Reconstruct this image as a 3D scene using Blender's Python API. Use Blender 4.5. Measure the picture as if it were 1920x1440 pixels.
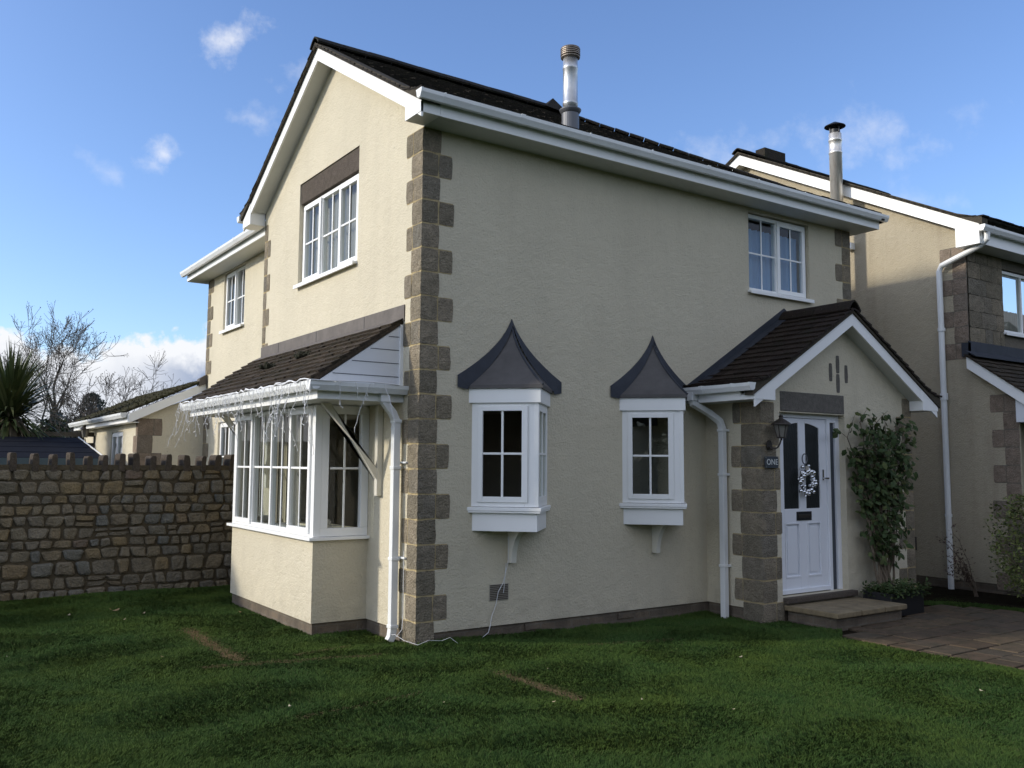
import bpy, bmesh, math, random
import numpy as np
from mathutils import Vector, Matrix, noise
random.seed(7); np.random.seed(7)
R=math.radians; sc=bpy.context.scene; COL=sc.collection
for o_ in list(bpy.data.objects): bpy.data.objects.remove(o_)

# ------------------------------------------------------------------ camera
cd=bpy.data.cameras.new('camera'); cam=bpy.data.objects.new('camera',cd); COL.objects.link(cam)
cd.sensor_width=36; cd.lens=1683.35/1920*36; cd.clip_end=3000; cd.clip_start=.05
fw=Vector((.56500071,.82027766,.08898741)); rt=Vector((.8232029,-.56771109,.00641093)); up=Vector((-.05577788,-.06963252,.99601212))
cam.matrix_world=Matrix(((rt.x,up.x,-fw.x,-4.19327),(rt.y,up.y,-fw.y,-7.67491),(rt.z,up.z,-fw.z,0),(0,0,0,1)))
sc.camera=cam
# ------------------------------------------------------------------ light
SAZ,SEL=25.0,21.0         # towards the sun: from -X, turned to +Y
S=Vector((-math.cos(R(SAZ))*math.cos(R(SEL)),math.sin(R(SAZ))*math.cos(R(SEL)),math.sin(R(SEL))))
sd=bpy.data.lights.new('sun','SUN'); sd.energy=2.35; sd.angle=R(4); sd.color=(1,.92,.77)
so=bpy.data.objects.new('sun',sd); COL.objects.link(so); so.rotation_euler=S.to_track_quat('Z','Y').to_euler()
sc.view_settings.view_transform='Standard'; sc.view_settings.look='None'; sc.view_settings.exposure=.42; sc.view_settings.gamma=1
W=bpy.data.worlds.new('World'); sc.world=W; W.use_nodes=True
def world():
    nt=W.node_tree; N=nt.nodes; L=nt.links; N.clear()
    def n(t,**k):
        x=N.new(t)
        for a,b in k.items(): setattr(x,a,b)
        return x
    def M(op,a,b=None,c=None):
        x=n('ShaderNodeMath',operation=op)
        for i,v in enumerate((a,b,c)):
            if v is None: continue
            if isinstance(v,(int,float)): x.inputs[i].default_value=v
            else: L.new(v,x.inputs[i])
        return x.outputs[0]
    sky=n('ShaderNodeTexSky',sky_type='NISHITA'); sky.sun_disc=False; sky.sun_elevation=R(SEL)
    sky.sun_rotation=R(-90+SAZ); sky.air_density=1.0; sky.dust_density=.35; sky.ozone_density=2.2; sky.altitude=50
    tc=n('ShaderNodeTexCoord'); sep=n('ShaderNodeSeparateXYZ'); L.new(tc.outputs['Generated'],sep.inputs[0])
    X,Y,Z=sep.outputs
    az=M('MULTIPLY',M('ARCTAN2',Y,X),57.2958); el=M('MULTIPLY',M('ARCSINE',Z),57.2958)
    n1=n('ShaderNodeTexNoise'); n1.inputs['Scale'].default_value=14; n1.inputs['Detail'].default_value=7; n1.inputs['Roughness'].default_value=.62
    L.new(tc.outputs['Generated'],n1.inputs['Vector'])
    n2=n('ShaderNodeTexNoise'); n2.inputs['Scale'].default_value=45; n2.inputs['Detail'].default_value=6; n2.inputs['Roughness'].default_value=.6
    L.new(tc.outputs['Generated'],n2.inputs['Vector'])
    f1=M('SUBTRACT',n1.outputs['Fac'],.5); f2=M('SUBTRACT',n2.outputs['Fac'],.5)
    total=None
    # az, el, radius along, radius across, tilt, density : small fair-weather wisps
    for (a,e,ra,rb,t,dn) in [(73.3,24.9,2.1,1.1,35,.62),(69.3,23.9,1.6,1.0,30,.4),(77.3,18.1,1.0,.7,-70,.6),(77.9,17.4,.7,.5,0,.45),(71.9,20.7,1.5,.9,-20,.34),
                             (80.3,16.6,1.4,.5,-25,.22),(28.6,19.9,2.4,.9,0,.26),(34,19.4,4.2,1.5,0,.33),(40,19.3,3.4,1.2,8,.3),(31.5,15.5,3.0,.9,-15,.2)]:
        dx=M('MULTIPLY',M('SUBTRACT',az,a),-math.cos(R(e))); dy=M('SUBTRACT',el,e)
        c,s=math.cos(R(t)),math.sin(R(t))
        u=M('ADD',M('MULTIPLY',dx,c/ra),M('MULTIPLY',dy,s/ra)); v=M('ADD',M('MULTIPLY',dx,-s/rb),M('MULTIPLY',dy,c/rb))
        r2=M('ADD',M('MULTIPLY',u,u),M('MULTIPLY',v,v))
        g=M('SUBTRACT',1.0,M('ADD',M('SQRT',r2),M('ADD',M('MULTIPLY',f1,-4.8),M('MULTIPLY',f2,-2.2))))
        g=M('MAXIMUM',g,0.0); g=M('MULTIPLY',M('POWER',M('SMOOTH_MIN',M('MULTIPLY',g,.62),1.0,.3),1.35),dn*1.12)
        total=g if total is None else M('MAXIMUM',total,g)
    # cumulus bank low in the north
    lim=M('ADD',7.9,M('ADD',M('MULTIPLY',f1,7),M('MULTIPLY',f2,3)))
    hump=M('MULTIPLY',M('SINE',M('MULTIPLY',M('SUBTRACT',az,71.5),.42)),.7)
    bank=M('MULTIPLY',M('SUBTRACT',M('ADD',lim,hump),el),1.3); bank=M('MINIMUM',M('MAXIMUM',bank,0.0),1.0)
    side=M('MINIMUM',M('MAXIMUM',M('MULTIPLY',M('SUBTRACT',az,50),.1),0),1)
    bank=M('MULTIPLY',M('MULTIPLY',bank,side),M('GREATER_THAN',el,-2))
    # broken cloud added over the unseen southern sky to lift and neutralise shade
    n3=n('ShaderNodeTexNoise'); n3.inputs['Scale'].default_value=2.6; n3.inputs['Detail'].default_value=6; L.new(tc.outputs['Generated'],n3.inputs['Vector'])
    south=M('MINIMUM',M('MAXIMUM',M('MULTIPLY',M('ADD',M('MULTIPLY',Y,-1.0),.02),2.5),0.0),1.0)
    sc3=M('MULTIPLY',M('MINIMUM',M('MAXIMUM',M('MULTIPLY',M('SUBTRACT',n3.outputs['Fac'],.40),5.0),0.0),1.0),south)
    total=M('MAXIMUM',total,M('MULTIPLY',sc3,.85))
    # its grey underside : thicker cloud, less light through
    dark=M('MULTIPLY',M('SUBTRACT',M('ADD',6.6,M('MULTIPLY',f1,8)),el),.55); dark=M('MINIMUM',M('MAXIMUM',dark,0),1)
    dk2=M('MAXIMUM',M('SUBTRACT',1.0,M('MULTIPLY',M('ABSOLUTE',M('SUBTRACT',az,74.5)),.2)),.25)
    dark=M('MULTIPLY',dark,dk2)
    mixc=n('ShaderNodeMix',data_type='RGBA'); L.new(dark,mixc.inputs[0]); mixc.inputs[6].default_value=(4.7,4.8,5.0,1); mixc.inputs[7].default_value=(1.6,2.0,2.9,1)
    # fixed tint multiplied over the whole sky, bluer and less red
    sk=n('ShaderNodeMix',data_type='RGBA',blend_type='MULTIPLY'); sk.inputs[0].default_value=1; L.new(sky.outputs[0],sk.inputs[6]); sk.inputs[7].default_value=(SKYC[0],SKYC[1],SKYC[2],1)
    m1=n('ShaderNodeMix',data_type='RGBA'); L.new(total,m1.inputs[0]); L.new(sk.outputs[2],m1.inputs[6]); m1.inputs[7].default_value=(5.2,5.2,5.3,1)
    m2=n('ShaderNodeMix',data_type='RGBA'); L.new(bank,m2.inputs[0]); L.new(m1.outputs[2],m2.inputs[6]); L.new(mixc.outputs[2],m2.inputs[7])
    # added glow around the sun, out of frame left, lifting shade on -X faces
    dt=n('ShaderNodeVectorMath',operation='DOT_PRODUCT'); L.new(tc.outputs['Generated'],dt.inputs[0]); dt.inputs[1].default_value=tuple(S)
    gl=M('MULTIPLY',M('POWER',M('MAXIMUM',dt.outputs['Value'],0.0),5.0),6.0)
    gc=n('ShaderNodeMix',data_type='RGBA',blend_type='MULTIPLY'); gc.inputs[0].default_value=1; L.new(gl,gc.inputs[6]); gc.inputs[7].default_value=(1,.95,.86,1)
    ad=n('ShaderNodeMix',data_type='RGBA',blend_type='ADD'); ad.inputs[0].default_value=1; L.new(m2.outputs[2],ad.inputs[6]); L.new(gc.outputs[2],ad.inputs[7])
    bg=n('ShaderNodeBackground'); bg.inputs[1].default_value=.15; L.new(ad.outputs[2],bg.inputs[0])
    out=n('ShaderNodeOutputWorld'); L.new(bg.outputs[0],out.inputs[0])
SKYC=(.88,.95,1.16)
world()

# ------------------------------------------------------------------ materials
MATS={}
class NT:
    def __init__(s,name):
        s.m=bpy.data.materials.new(name); s.m.use_nodes=True; s.nt=s.m.node_tree; s.N=s.nt.nodes; s.L=s.nt.links
        s.b=s.N['Principled BSDF']; s.tc=None; MATS[name]=s.m
    def n(s,t,**k):
        x=s.N.new(t)
        for a,b in k.items(): setattr(x,a,b)
        return x
    def co(s):
        if not s.tc: s.tc=s.n('ShaderNodeTexCoord')
        return s.tc.outputs['Object']
    def noise(s,scale,detail=4,rough=.55,vec=None,out='Fac',stretch=None):
        v=vec or s.co()
        if stretch:
            mp=s.n('ShaderNodeMapping'); mp.inputs['Scale'].default_value=stretch; s.L.new(v,mp.inputs[0]); v=mp.outputs[0]
        x=s.n('ShaderNodeTexNoise'); x.inputs['Scale'].default_value=scale; x.inputs['Detail'].default_value=detail; x.inputs['Roughness'].default_value=rough
        s.L.new(v,x.inputs['Vector']); return x.outputs[out]
    def ramp(s,fac,stops,interp='LINEAR'):
        r=s.n('ShaderNodeValToRGB'); r.color_ramp.interpolation=interp; e=r.color_ramp.elements
        while len(e)<len(stops): e.new(.5)
        for el,(p,c) in zip(e,stops): el.position=p; el.color=(c[0],c[1],c[2],1) if hasattr(c,'__len__') else (c,c,c,1)
        s.L.new(fac,r.inputs[0]); return r.outputs[0]
    def mix(s,fac,a,b,mode='MIX'):
        x=s.n('ShaderNodeMix',data_type='RGBA',blend_type=mode)
        for i,v in ((0,fac),(6,a),(7,b)):
            if isinstance(v,(int,float)): x.inputs[i].default_value=v
            elif isinstance(v,tuple): x.inputs[i].default_value=(*v,1)
            else: s.L.new(v,x.inputs[i])
        return x.outputs[2]
    def col(s,v): 
        if isinstance(v,tuple): s.b.inputs['Base Color'].default_value=(*v,1)
        else: s.L.new(v,s.b.inputs['Base Color'])
    def bump(s,h,st,dist=.01):
        x=s.n('ShaderNodeBump'); x.inputs['Strength'].default_value=st; x.inputs['Distance'].default_value=dist; s.L.new(h,x.inputs['Height'])
        s.L.new(x.outputs[0],s.b.inputs['Normal'])
    def rough(s,v): s.b.inputs['Roughness'].default_value=v
    def island(s): return s.n('ShaderNodeNewGeometry').outputs['Random Per Island']
def simple(name,c,rough=.5,metal=0,spec=.5,nscale=None,namt=.1,bump=None):
    t=NT(name); t.rough(rough); t.b.inputs['Metallic'].default_value=metal; t.b.inputs['Specular IOR Level'].default_value=spec
    if nscale:
        f=t.noise(nscale); t.col(t.mix(f,tuple(x*(1-namt) for x in c),tuple(min(1,x*(1+namt)) for x in c)))
    else: t.col(c)
    if bump: t.bump(t.noise(bump[0]),bump[1],bump[2])
    return t.m
def render_mat(name,c,dirty,amt=.5):
    t=NT(name); t.rough(.92); t.b.inputs['Specular IOR Level'].default_value=.15
    big=t.noise(.9,5,.6); st=t.noise(1.4,5,.65,stretch=(2.2,2.2,.28)); fine=t.noise(55,3,.7)
    sp=t.noise(23,2,.5)
    a=t.mix(t.ramp(big,[(.3,0),(.7,1)]),c,tuple(x*.9 for x in c))
    a=t.mix(t.ramp(st,[(.5,0),(.78,amt)]),a,dirty)
    a=t.mix(t.ramp(sp,[(.0,0),(.72,0),(.78,.5),(1,.6)]),a,tuple(x*.5 for x in c))
    a=t.mix(t.ramp(fine,[(.3,.10),(.7,0)]),a,(.2,.18,.14))
    # splash-back dirt on the lowest courses of the wall
    sz=t.n('ShaderNodeSeparateXYZ'); g=t.n('ShaderNodeNewGeometry'); t.L.new(g.outputs['Position'],sz.inputs[0])
    mr=t.n('ShaderNodeMapRange'); mr.inputs[1].default_value=-1.62; mr.inputs[2].default_value=-1.2; mr.inputs[3].default_value=.5; mr.inputs[4].default_value=0; t.L.new(sz.outputs[2],mr.inputs[0])
    mm=t.n('ShaderNodeMath',operation='MULTIPLY'); t.L.new(mr.outputs[0],mm.inputs[0]); t.L.new(t.ramp(t.noise(5,4),[(.4,0),(.7,1)]),mm.inputs[1])
    a=t.mix(mm.outputs[0],a,dirty)
    t.col(a)
    b=t.n('ShaderNodeMath',operation='ADD'); t.L.new(t.noise(48,4,.65),b.inputs[0]); t.L.new(t.noise(11,3,.5),b.inputs[1])
    t.bump(b.outputs[0],.75,.018); return t.m
render_mat('cream_render',(.675,.612,.468),(.44,.395,.30),.22)
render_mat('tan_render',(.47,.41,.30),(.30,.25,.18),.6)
def stone_mat(name,stops,sc_=9,bump=.7):
    t=NT(name); t.rough(.95); t.b.inputs['Specular IOR Level'].default_value=.1
    a=t.ramp(t.island(),stops); f=t.noise(sc_,6,.65); a=t.mix(t.ramp(f,[(.3,.6),(.7,0)]),a,tuple(x*.45 for x in stops[0][1]))
    g=t.noise(sc_*9,3,.7); a=t.mix(t.ramp(g,[(.35,.35),(.6,0)]),a,(.05,.05,.045)); a=t.mix(t.ramp(g,[(.6,0),(.75,.35)]),a,(.42,.40,.35))
    t.col(a)
    b=t.n('ShaderNodeMath',operation='ADD'); t.L.new(t.noise(sc_*1.6,5,.6),b.inputs[0]); t.L.new(t.noise(sc_*6,3,.6),b.inputs[1]); t.bump(b.outputs[0],bump,.03); return t.m
stone_mat('quoin_stone',[(0,(.27,.235,.175)),(.35,(.36,.305,.22)),(.7,(.42,.35,.255)),(1,(.25,.23,.19))],9,1.0)
stone_mat('quoin_brown',[(0,(.29,.225,.17)),(.5,(.35,.27,.205)),(1,(.26,.22,.175))])
stone_mat('rubble_stone',[(0,(.21,.185,.14)),(.16,(.28,.235,.165)),(.3,(.22,.195,.155)),(.45,(.30,.25,.17)),(.55,(.20,.205,.19)),(.66,(.28,.245,.19)),(.8,(.27,.22,.15)),(.97,(.31,.235,.13)),(1,(.23,.17,.13))],7,.8)
simple('sand_mortar',(.40,.32,.18),.95,spec=.1,nscale=20,namt=.35,bump=(60,.5,.01))
simple('dark_mortar',(.10,.082,.056),.97,spec=.05,nscale=9,namt=.4,bump=(50,.8,.02))
simple('grey_mortar',(.17,.15,.12),.95,spec=.1,nscale=15,namt=.3,bump=(50,.6,.02))
def brick_mat():
    t=NT('plinth_brick'); t.rough(.95); mp=t.n('ShaderNodeMapping'); mp.inputs['Location'].default_value=(.1,.1,.03)
    c=t.n('ShaderNodeCombineXYZ'); s=t.n('ShaderNodeSeparateXYZ'); t.L.new(t.co(),s.inputs[0]); ad=t.n('ShaderNodeMath',operation='ADD'); t.L.new(s.outputs[0],ad.inputs[0]); t.L.new(s.outputs[1],ad.inputs[1])
    t.L.new(ad.outputs[0],c.inputs[0]); t.L.new(s.outputs[2],c.inputs[1]); t.L.new(c.outputs[0],mp.inputs[0])
    b=t.n('ShaderNodeTexBrick'); t.L.new(mp.outputs[0],b.inputs[0]); b.inputs['Scale'].default_value=1; b.inputs['Brick Width'].default_value=.225; b.inputs['Row Height'].default_value=.075; b.inputs['Mortar Size'].default_value=.006
    b.inputs['Color1'].default_value=(.13,.105,.078,1); b.inputs['Color2'].default_value=(.19,.145,.10,1); b.inputs['Mortar'].default_value=(.17,.15,.115,1)
    a=t.mix(t.ramp(t.noise(6,5),[(.35,.7),(.65,.1)]),b.outputs[0],(.075,.06,.045)); t.col(a); t.bump(b.outputs['Fac'],-.4,.01) if False else t.bump(t.noise(40,4),.5,.02)
brick_mat()
def tile_mat(name,c1,c2,moss,mossamt,lich=.0,wet=.75):
    t=NT(name); t.rough(wet); t.b.inputs['Specular IOR Level'].default_value=.12
    a=t.ramp(t.island(),[(0,c1),(.5,c2),(1,tuple(x*.75 for x in c1))])
    a=t.mix(t.ramp(t.noise(5,6,.7),[(.62-mossamt*.35,0),(.75,.9)]),a,moss)
    a=t.mix(t.ramp(t.noise(38,3,.7),[(.40,.5),(.6,0)]),a,(.012,.011,.01))
    if lich: a=t.mix(t.ramp(t.noise(30,5,.7),[(.66,0),(.70,lich)]),a,(.30,.30,.26))
    t.col(a); t.bump(t.noise(45,5,.7),.9,.02)
tile_mat('roof_tile',(.030,.026,.021),(.044,.036,.027),(.030,.034,.014),.3,.12)
tile_mat('bay_tile',(.065,.05,.036),(.085,.064,.045),(.03,.03,.014),.45,.12)
tile_mat('porch_tile',(.038,.027,.021),(.05,.036,.028),(.032,.032,.016),.3,.55)
tile_mat('mossy_tile',(.06,.052,.036),(.09,.075,.05),(.045,.055,.016),.9,.2)
simple('verge_mortar',(.075,.065,.05),.95,spec=.1,nscale=6,namt=.55,bump=(40,.7,.02))
def upvc(name,c,rough=.32,dirt=.12):
    t=NT(name); t.rough(rough); t.b.inputs['Specular IOR Level'].default_value=.4
    a=t.mix(t.ramp(t.noise(2.4,5,.7,stretch=(1,1,.4)),[(.45,0),(.8,dirt)]),c,tuple(x*.55 for x in c)); t.col(a)
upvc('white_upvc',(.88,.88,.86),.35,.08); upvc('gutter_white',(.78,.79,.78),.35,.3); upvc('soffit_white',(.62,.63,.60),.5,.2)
upvc('door_white',(.80,.82,.86),.35,.06); upvc('painted_timber',(.70,.67,.58),.6,.5); upvc('cladding_white',(.72,.74,.77),.45,.1)
def lead(name,c,rough):
    t=NT(name); t.rough(rough); t.b.inputs['Metallic'].default_value=.15; t.b.inputs['Specular IOR Level'].default_value=.35
    f=t.noise(5,5,.65); t.col(t.mix(t.ramp(f,[(.3,0),(.75,1)]),c,tuple(x*1.5 for x in c))); t.bump(t.noise(7,3),.25,.03)
lead('lead_grey',(.085,.080,.078),.65); lead('lead_dark',(.030,.034,.044),.6); lead('lead_flashing',(.105,.092,.082),.75)
simple('black_metal',(.018,.018,.02),.45,.3); simple('lamp_bronze',(.05,.042,.035),.5,.5)
def steel():
    t=NT('stainless_steel'); t.b.inputs['Metallic'].default_value=.75; t.b.inputs['Roughness'].default_value=.42
    t.col(t.mix(t.ramp(t.noise(7,5,.7,stretch=(3,3,.6)),[(.45,0),(.75,.6)]),(.80,.77,.72),(.42,.36,.30)))
steel()
simple('galvanised_steel',(.52,.53,.54),.42,.85,nscale=9,namt=.35)
simple('weathered_steel',(.26,.22,.185),.5,.7,nscale=12,namt=.4); simple('grey_metal',(.13,.135,.15),.5,.3); simple('chrome',(.75,.76,.78),.09,1.0)
def glass():
    t=NT('window_glass'); t.N.remove(t.b); tr=t.n('ShaderNodeBsdfTransparent'); tr.inputs[0].default_value=(.80,.84,.83,1)
    gl=t.n('ShaderNodeBsdfGlossy'); gl.inputs['Roughness'].default_value=.01; lw=t.n('ShaderNodeLayerWeight'); lw.inputs[0].default_value=.5; pw=t.n('ShaderNodeMath',operation='POWER'); t.L.new(lw.outputs['Facing'],pw.inputs[0]); pw.inputs[1].default_value=4.0; fr=t.n('ShaderNodeMath',operation='MULTIPLY_ADD'); t.L.new(pw.outputs[0],fr.inputs[0]); fr.inputs[1].default_value=.55; fr.inputs[2].default_value=.035
    b=t.n('ShaderNodeBump'); b.inputs['Strength'].default_value=.02; b.inputs['Distance'].default_value=.1; t.L.new(t.noise(1.2,1),b.inputs['Height']); t.L.new(b.outputs[0],gl.inputs['Normal'])
    m=t.n('ShaderNodeMixShader'); t.L.new(fr.outputs[0],m.inputs[0]); t.L.new(tr.outputs[0],m.inputs[1]); t.L.new(gl.outputs[0],m.inputs[2]); t.L.new(m.outputs[0],t.N['Material Output'].inputs[0])
glass()
def frosted():
    t=NT('obscured_glass'); t.rough(.35); t.col((.016,.019,.02)); t.b.inputs['Specular IOR Level'].default_value=.4; t.bump(t.noise(60,3,stretch=(1,1,.25)),.5,.01)
frosted()
simple('lamp_glass',(.22,.21,.19),.1,.2)
simple('grey_strip',(.055,.065,.08),.3)
simple('interior_wall',(.16,.14,.12),.9); simple('interior_dark',(.05,.042,.036),.9)
def cloth(name,c,tr=.35):
    t=NT(name); t.rough(.9); t.b.inputs['Transmission Weight'].default_value=0; t.col(t.mix(t.noise(6),tuple(x*.85 for x in c),c))
cloth('curtain_beige',(.36,.31,.24)); cloth('curtain_net',(.40,.37,.32)); cloth('blue_blind',(.30,.46,.72)); cloth('curtain_patterned',(.22,.20,.19))
simple('white_cable',(.70,.70,.70),.5); simple('slate_sign',(.035,.045,.055),.5,nscale=40,namt=.5); simple('sign_white',(.62,.64,.62),.6)
simple('shed_felt',(.011,.013,.020),.85,spec=.12,nscale=4,namt=.2); simple('shed_paint',(.055,.085,.10),.6)
def slab():
    t=NT('sandstone_slab'); t.rough(.85); t.col(t.mix(t.ramp(t.noise(6,6,.7),[(.3,0),(.7,1)]),(.13,.10,.058),(.27,.21,.12))); t.bump(t.noise(30,5),.4,.01)
slab()
def paver():
    t=NT('paver'); t.rough(.95); t.b.inputs['Specular IOR Level'].default_value=.1; a=t.ramp(t.island(),[(0,(.085,.062,.042)),(.35,(.115,.082,.055)),(.65,(.095,.075,.055)),(1,(.135,.098,.062))])
    a=t.mix(t.ramp(t.noise(7,5,.7),[(.4,0),(.7,.7)]),a,(.04,.04,.026)); t.col(a); t.bump(t.noise(50,4),.5,.01)
paver()
def soil():
    t=NT('lawn_soil'); t.rough(1); t.b.inputs['Specular IOR Level'].default_value=0
    t.col(t.mix(t.ramp(t.noise(3,6,.7),[(.35,0),(.7,1)]),(.016,.034,.010),(.026,.046,.014))); t.bump(t.noise(60,5,.7),1,.03)
soil()
simple('bare_earth',(.17,.12,.065),1,spec=0,nscale=14,namt=.5,bump=(70,1,.02))
simple('garden_bed',(.022,.018,.012),1,spec=0,nscale=9,namt=.5,bump=(40,1,.03))
def leafm(name,c1,c2,c3=None,rough=.5,spec=.3):
    t=NT(name); t.rough(rough); t.b.inputs['Specular IOR Level'].default_value=spec
    st=[(0,c1),(.6,c2),(1,c3 or c2)]; a=t.ramp(t.island(),st); t.col(a)
    t.b.inputs['Subsurface Weight'].default_value=0
def grassm():
    t=NT('grass_blade'); t.rough(.7); t.b.inputs['Specular IOR Level'].default_value=.05
    a=t.ramp(t.island(),[(0,(.044,.086,.022)),(.6,(.053,.099,.025)),(.92,(.062,.108,.028)),(1,(.11,.115,.05))])
    g=t.n('ShaderNodeNewGeometry'); nz=t.noise(.85,4,.6,vec=g.outputs['Position']); nz2=t.noise(4.5,3,.6,vec=g.outputs['Position'])
    a=t.mix(t.ramp(nz,[(.38,0),(.68,.75)]),a,(.082,.118,.022)); a=t.mix(t.ramp(nz2,[(.40,.32),(.6,0)]),a,(.026,.058,.016)); t.col(a)
    v=t.n('ShaderNodeVectorMath',operation='SCALE'); t.L.new(g.outputs['Normal'],v.inputs[0]); v.inputs[3].default_value=.42
    v2=t.n('ShaderNodeVectorMath',operation='ADD'); t.L.new(v.outputs[0],v2.inputs[0]); v2.inputs[1].default_value=(0,0,.75)
    v3=t.n('ShaderNodeVectorMath',operation='NORMALIZE'); t.L.new(v2.outputs[0],v3.inputs[0]); t.L.new(v3.outputs[0],t.b.inputs['Normal'])
grassm()
leafm('dry_grass',(.20,.14,.07),(.30,.22,.11),(.13,.11,.045),.9,.05)
leafm('shrub_leaf',(.028,.048,.016),(.048,.072,.026),(.085,.10,.035),.6,.12); leafm('ivy_leaf',(.015,.03,.008),(.03,.055,.014))
leafm('palm_leaf',(.045,.062,.022),(.07,.095,.033),(.13,.14,.06),.45,.35); leafm('dead_palm_leaf',(.12,.10,.065),(.17,.145,.10),None,.8)
leafm('variegated_leaf',(.06,.09,.02),(.20,.22,.06),(.05,.08,.02)); leafm('conifer_leaf',(.010,.018,.009),(.018,.028,.012)); leafm('hedge_leaf',(.018,.022,.012),(.035,.035,.018),(.05,.035,.02))
leafm('fallen_leaf',(.30,.20,.09),(.42,.36,.24)); leafm('red_leaf',(.05,.035,.02),(.07,.04,.028))
simple('bark',(.10,.088,.07),.95,nscale=8,namt=.4); simple('twig',(.075,.063,.053),.95); simple('shrub_stem',(.15,.115,.08),.9,nscale=20,namt=.4)

# ------------------------------------------------------------------ mesh helpers
ORG={}
def tag(o,label=None,cat=None,group=None,kind=None):
    for k,v in (('label',label),('category',cat),('group',group),('kind',kind)):
        if v: o[k]=v
    return o
def thing(name,loc,label,cat,group=None):
    o=bpy.data.objects.new(name,None); COL.objects.link(o); o.location=loc; o.empty_display_size=.1; ORG[o.name]=Vector(loc); return tag(o,label,cat,group)
class MB:
    def __init__(s,T=None): s.v=[];s.f=[];s.mi=[];s.T=T;s.m=0
    def add(s,vs,fs):
        b=len(s.v)
        for p in vs: s.v.append(tuple(s.T(*p)) if s.T else tuple(p))
        for f in fs: s.f.append([b+i for i in f]); s.mi.append(s.m)
    def box(s,x0,x1,y0,y1,z0,z1):
        s.add([(x0,y0,z0),(x1,y0,z0),(x1,y1,z0),(x0,y1,z0),(x0,y0,z1),(x1,y0,z1),(x1,y1,z1),(x0,y1,z1)],[(0,3,2,1),(4,5,6,7),(0,1,5,4),(1,2,6,5),(2,3,7,6),(3,0,4,7)])
    def prism(s,poly,ax,a,b):
        n=len(poly)
        def P(p,t): return (t,p[0],p[1]) if ax=='x' else ((p[0],t,p[1]) if ax=='y' else (p[0],p[1],t))
        s.add([P(p,a) for p in poly]+[P(p,b) for p in poly],[tuple(range(n))[::-1],tuple(range(n,2*n))]+[(i,(i+1)%n,n+(i+1)%n,n+i) for i in range(n)])
    def hexa(s,a,b): # two quads of 4 points
        s.add(list(a)+list(b),[(3,2,1,0),(4,5,6,7),(0,1,5,4),(1,2,6,5),(2,3,7,6),(3,0,4,7)])
    def tube(s,pts,r,n=8,cap=True):
        pts=[Vector(p) for p in pts]; k=len(pts); rr=r if hasattr(r,'__len__') else [r]*k; vs=[];fs=[];prev=None
        for i,p in enumerate(pts):
            d=(pts[min(i+1,k-1)]-pts[max(i-1,0)]); d=d.normalized() if d.length>1e-9 else Vector((0,0,1))
            if prev is None: a=d.orthogonal().normalized()
            else:
                a=prev-d*prev.dot(d); a=a.normalized() if a.length>1e-6 else d.orthogonal().normalized()
            prev=a; b=d.cross(a)
            for j in range(n):
                t=2*math.pi*j/n; vs.append(p+(a*math.cos(t)+b*math.sin(t))*rr[i])
        for i in range(k-1):
            for j in range(n): fs.append((i*n+j,i*n+(j+1)%n,(i+1)*n+(j+1)%n,(i+1)*n+j))
        if cap: fs.append(tuple(range(n))[::-1]); fs.append(tuple(range((k-1)*n,k*n)))
        s.add(vs,fs)
    def lathe(s,prof,c,n=20):
        vs=[];fs=[];k=len(prof)
        for r,z in prof:
            for j in range(n): t=2*math.pi*j/n; vs.append((c[0]+r*math.cos(t),c[1]+r*math.sin(t),c[2]+z))
        for i in range(k-1):
            for j in range(n): fs.append((i*n+j,i*n+(j+1)%n,(i+1)*n+(j+1)%n,(i+1)*n+j))
        fs.append(tuple(range(n))[::-1]); fs.append(tuple(range((k-1)*n,k*n))); s.add(vs,fs)
    def ball(s,c,r,n=8):
        k=n//2+1; s.lathe([(max(r*math.sin(math.pi*i/(k-1)),.0004),-r*math.cos(math.pi*i/(k-1))) for i in range(k)],c,n)
    def build(s,name,mats,parent=None,smooth=False,bevel=0,recalc=True):
        me=bpy.data.meshes.new(name); org=ORG.get(parent.name,Vector()) if parent else Vector()
        me.from_pydata([(x-org.x,y-org.y,z-org.z) for x,y,z in s.v],[],s.f)
        if isinstance(mats,str): mats=[mats]
        for m in mats: me.materials.append(MATS[m])
        me.polygons.foreach_set('material_index',s.mi)
        if recalc:
            bm=bmesh.new(); bm.from_mesh(me); bmesh.ops.recalc_face_normals(bm,faces=bm.faces); bm.to_mesh(me); bm.free()
        if smooth: me.polygons.foreach_set('use_smooth',[True]*len(me.polygons))
        o=bpy.data.objects.new(name,me); COL.objects.link(o)
        if parent: o.parent=parent; ORG[o.name]=org
        else: ORG[o.name]=Vector()
        if bevel:
            b=o.modifiers.new('bevel','BEVEL'); b.width=bevel; b.segments=2; b.limit_method='ANGLE'; b.angle_limit=R(40)
        return o
def facing_w(c): return lambda u,d,z:(c-d,u,z)      # wall facing -X ; u = y, d = outwards
def facing_s(c): return lambda u,d,z:(u,c-d,z)      # wall facing -Y ; u = x

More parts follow.
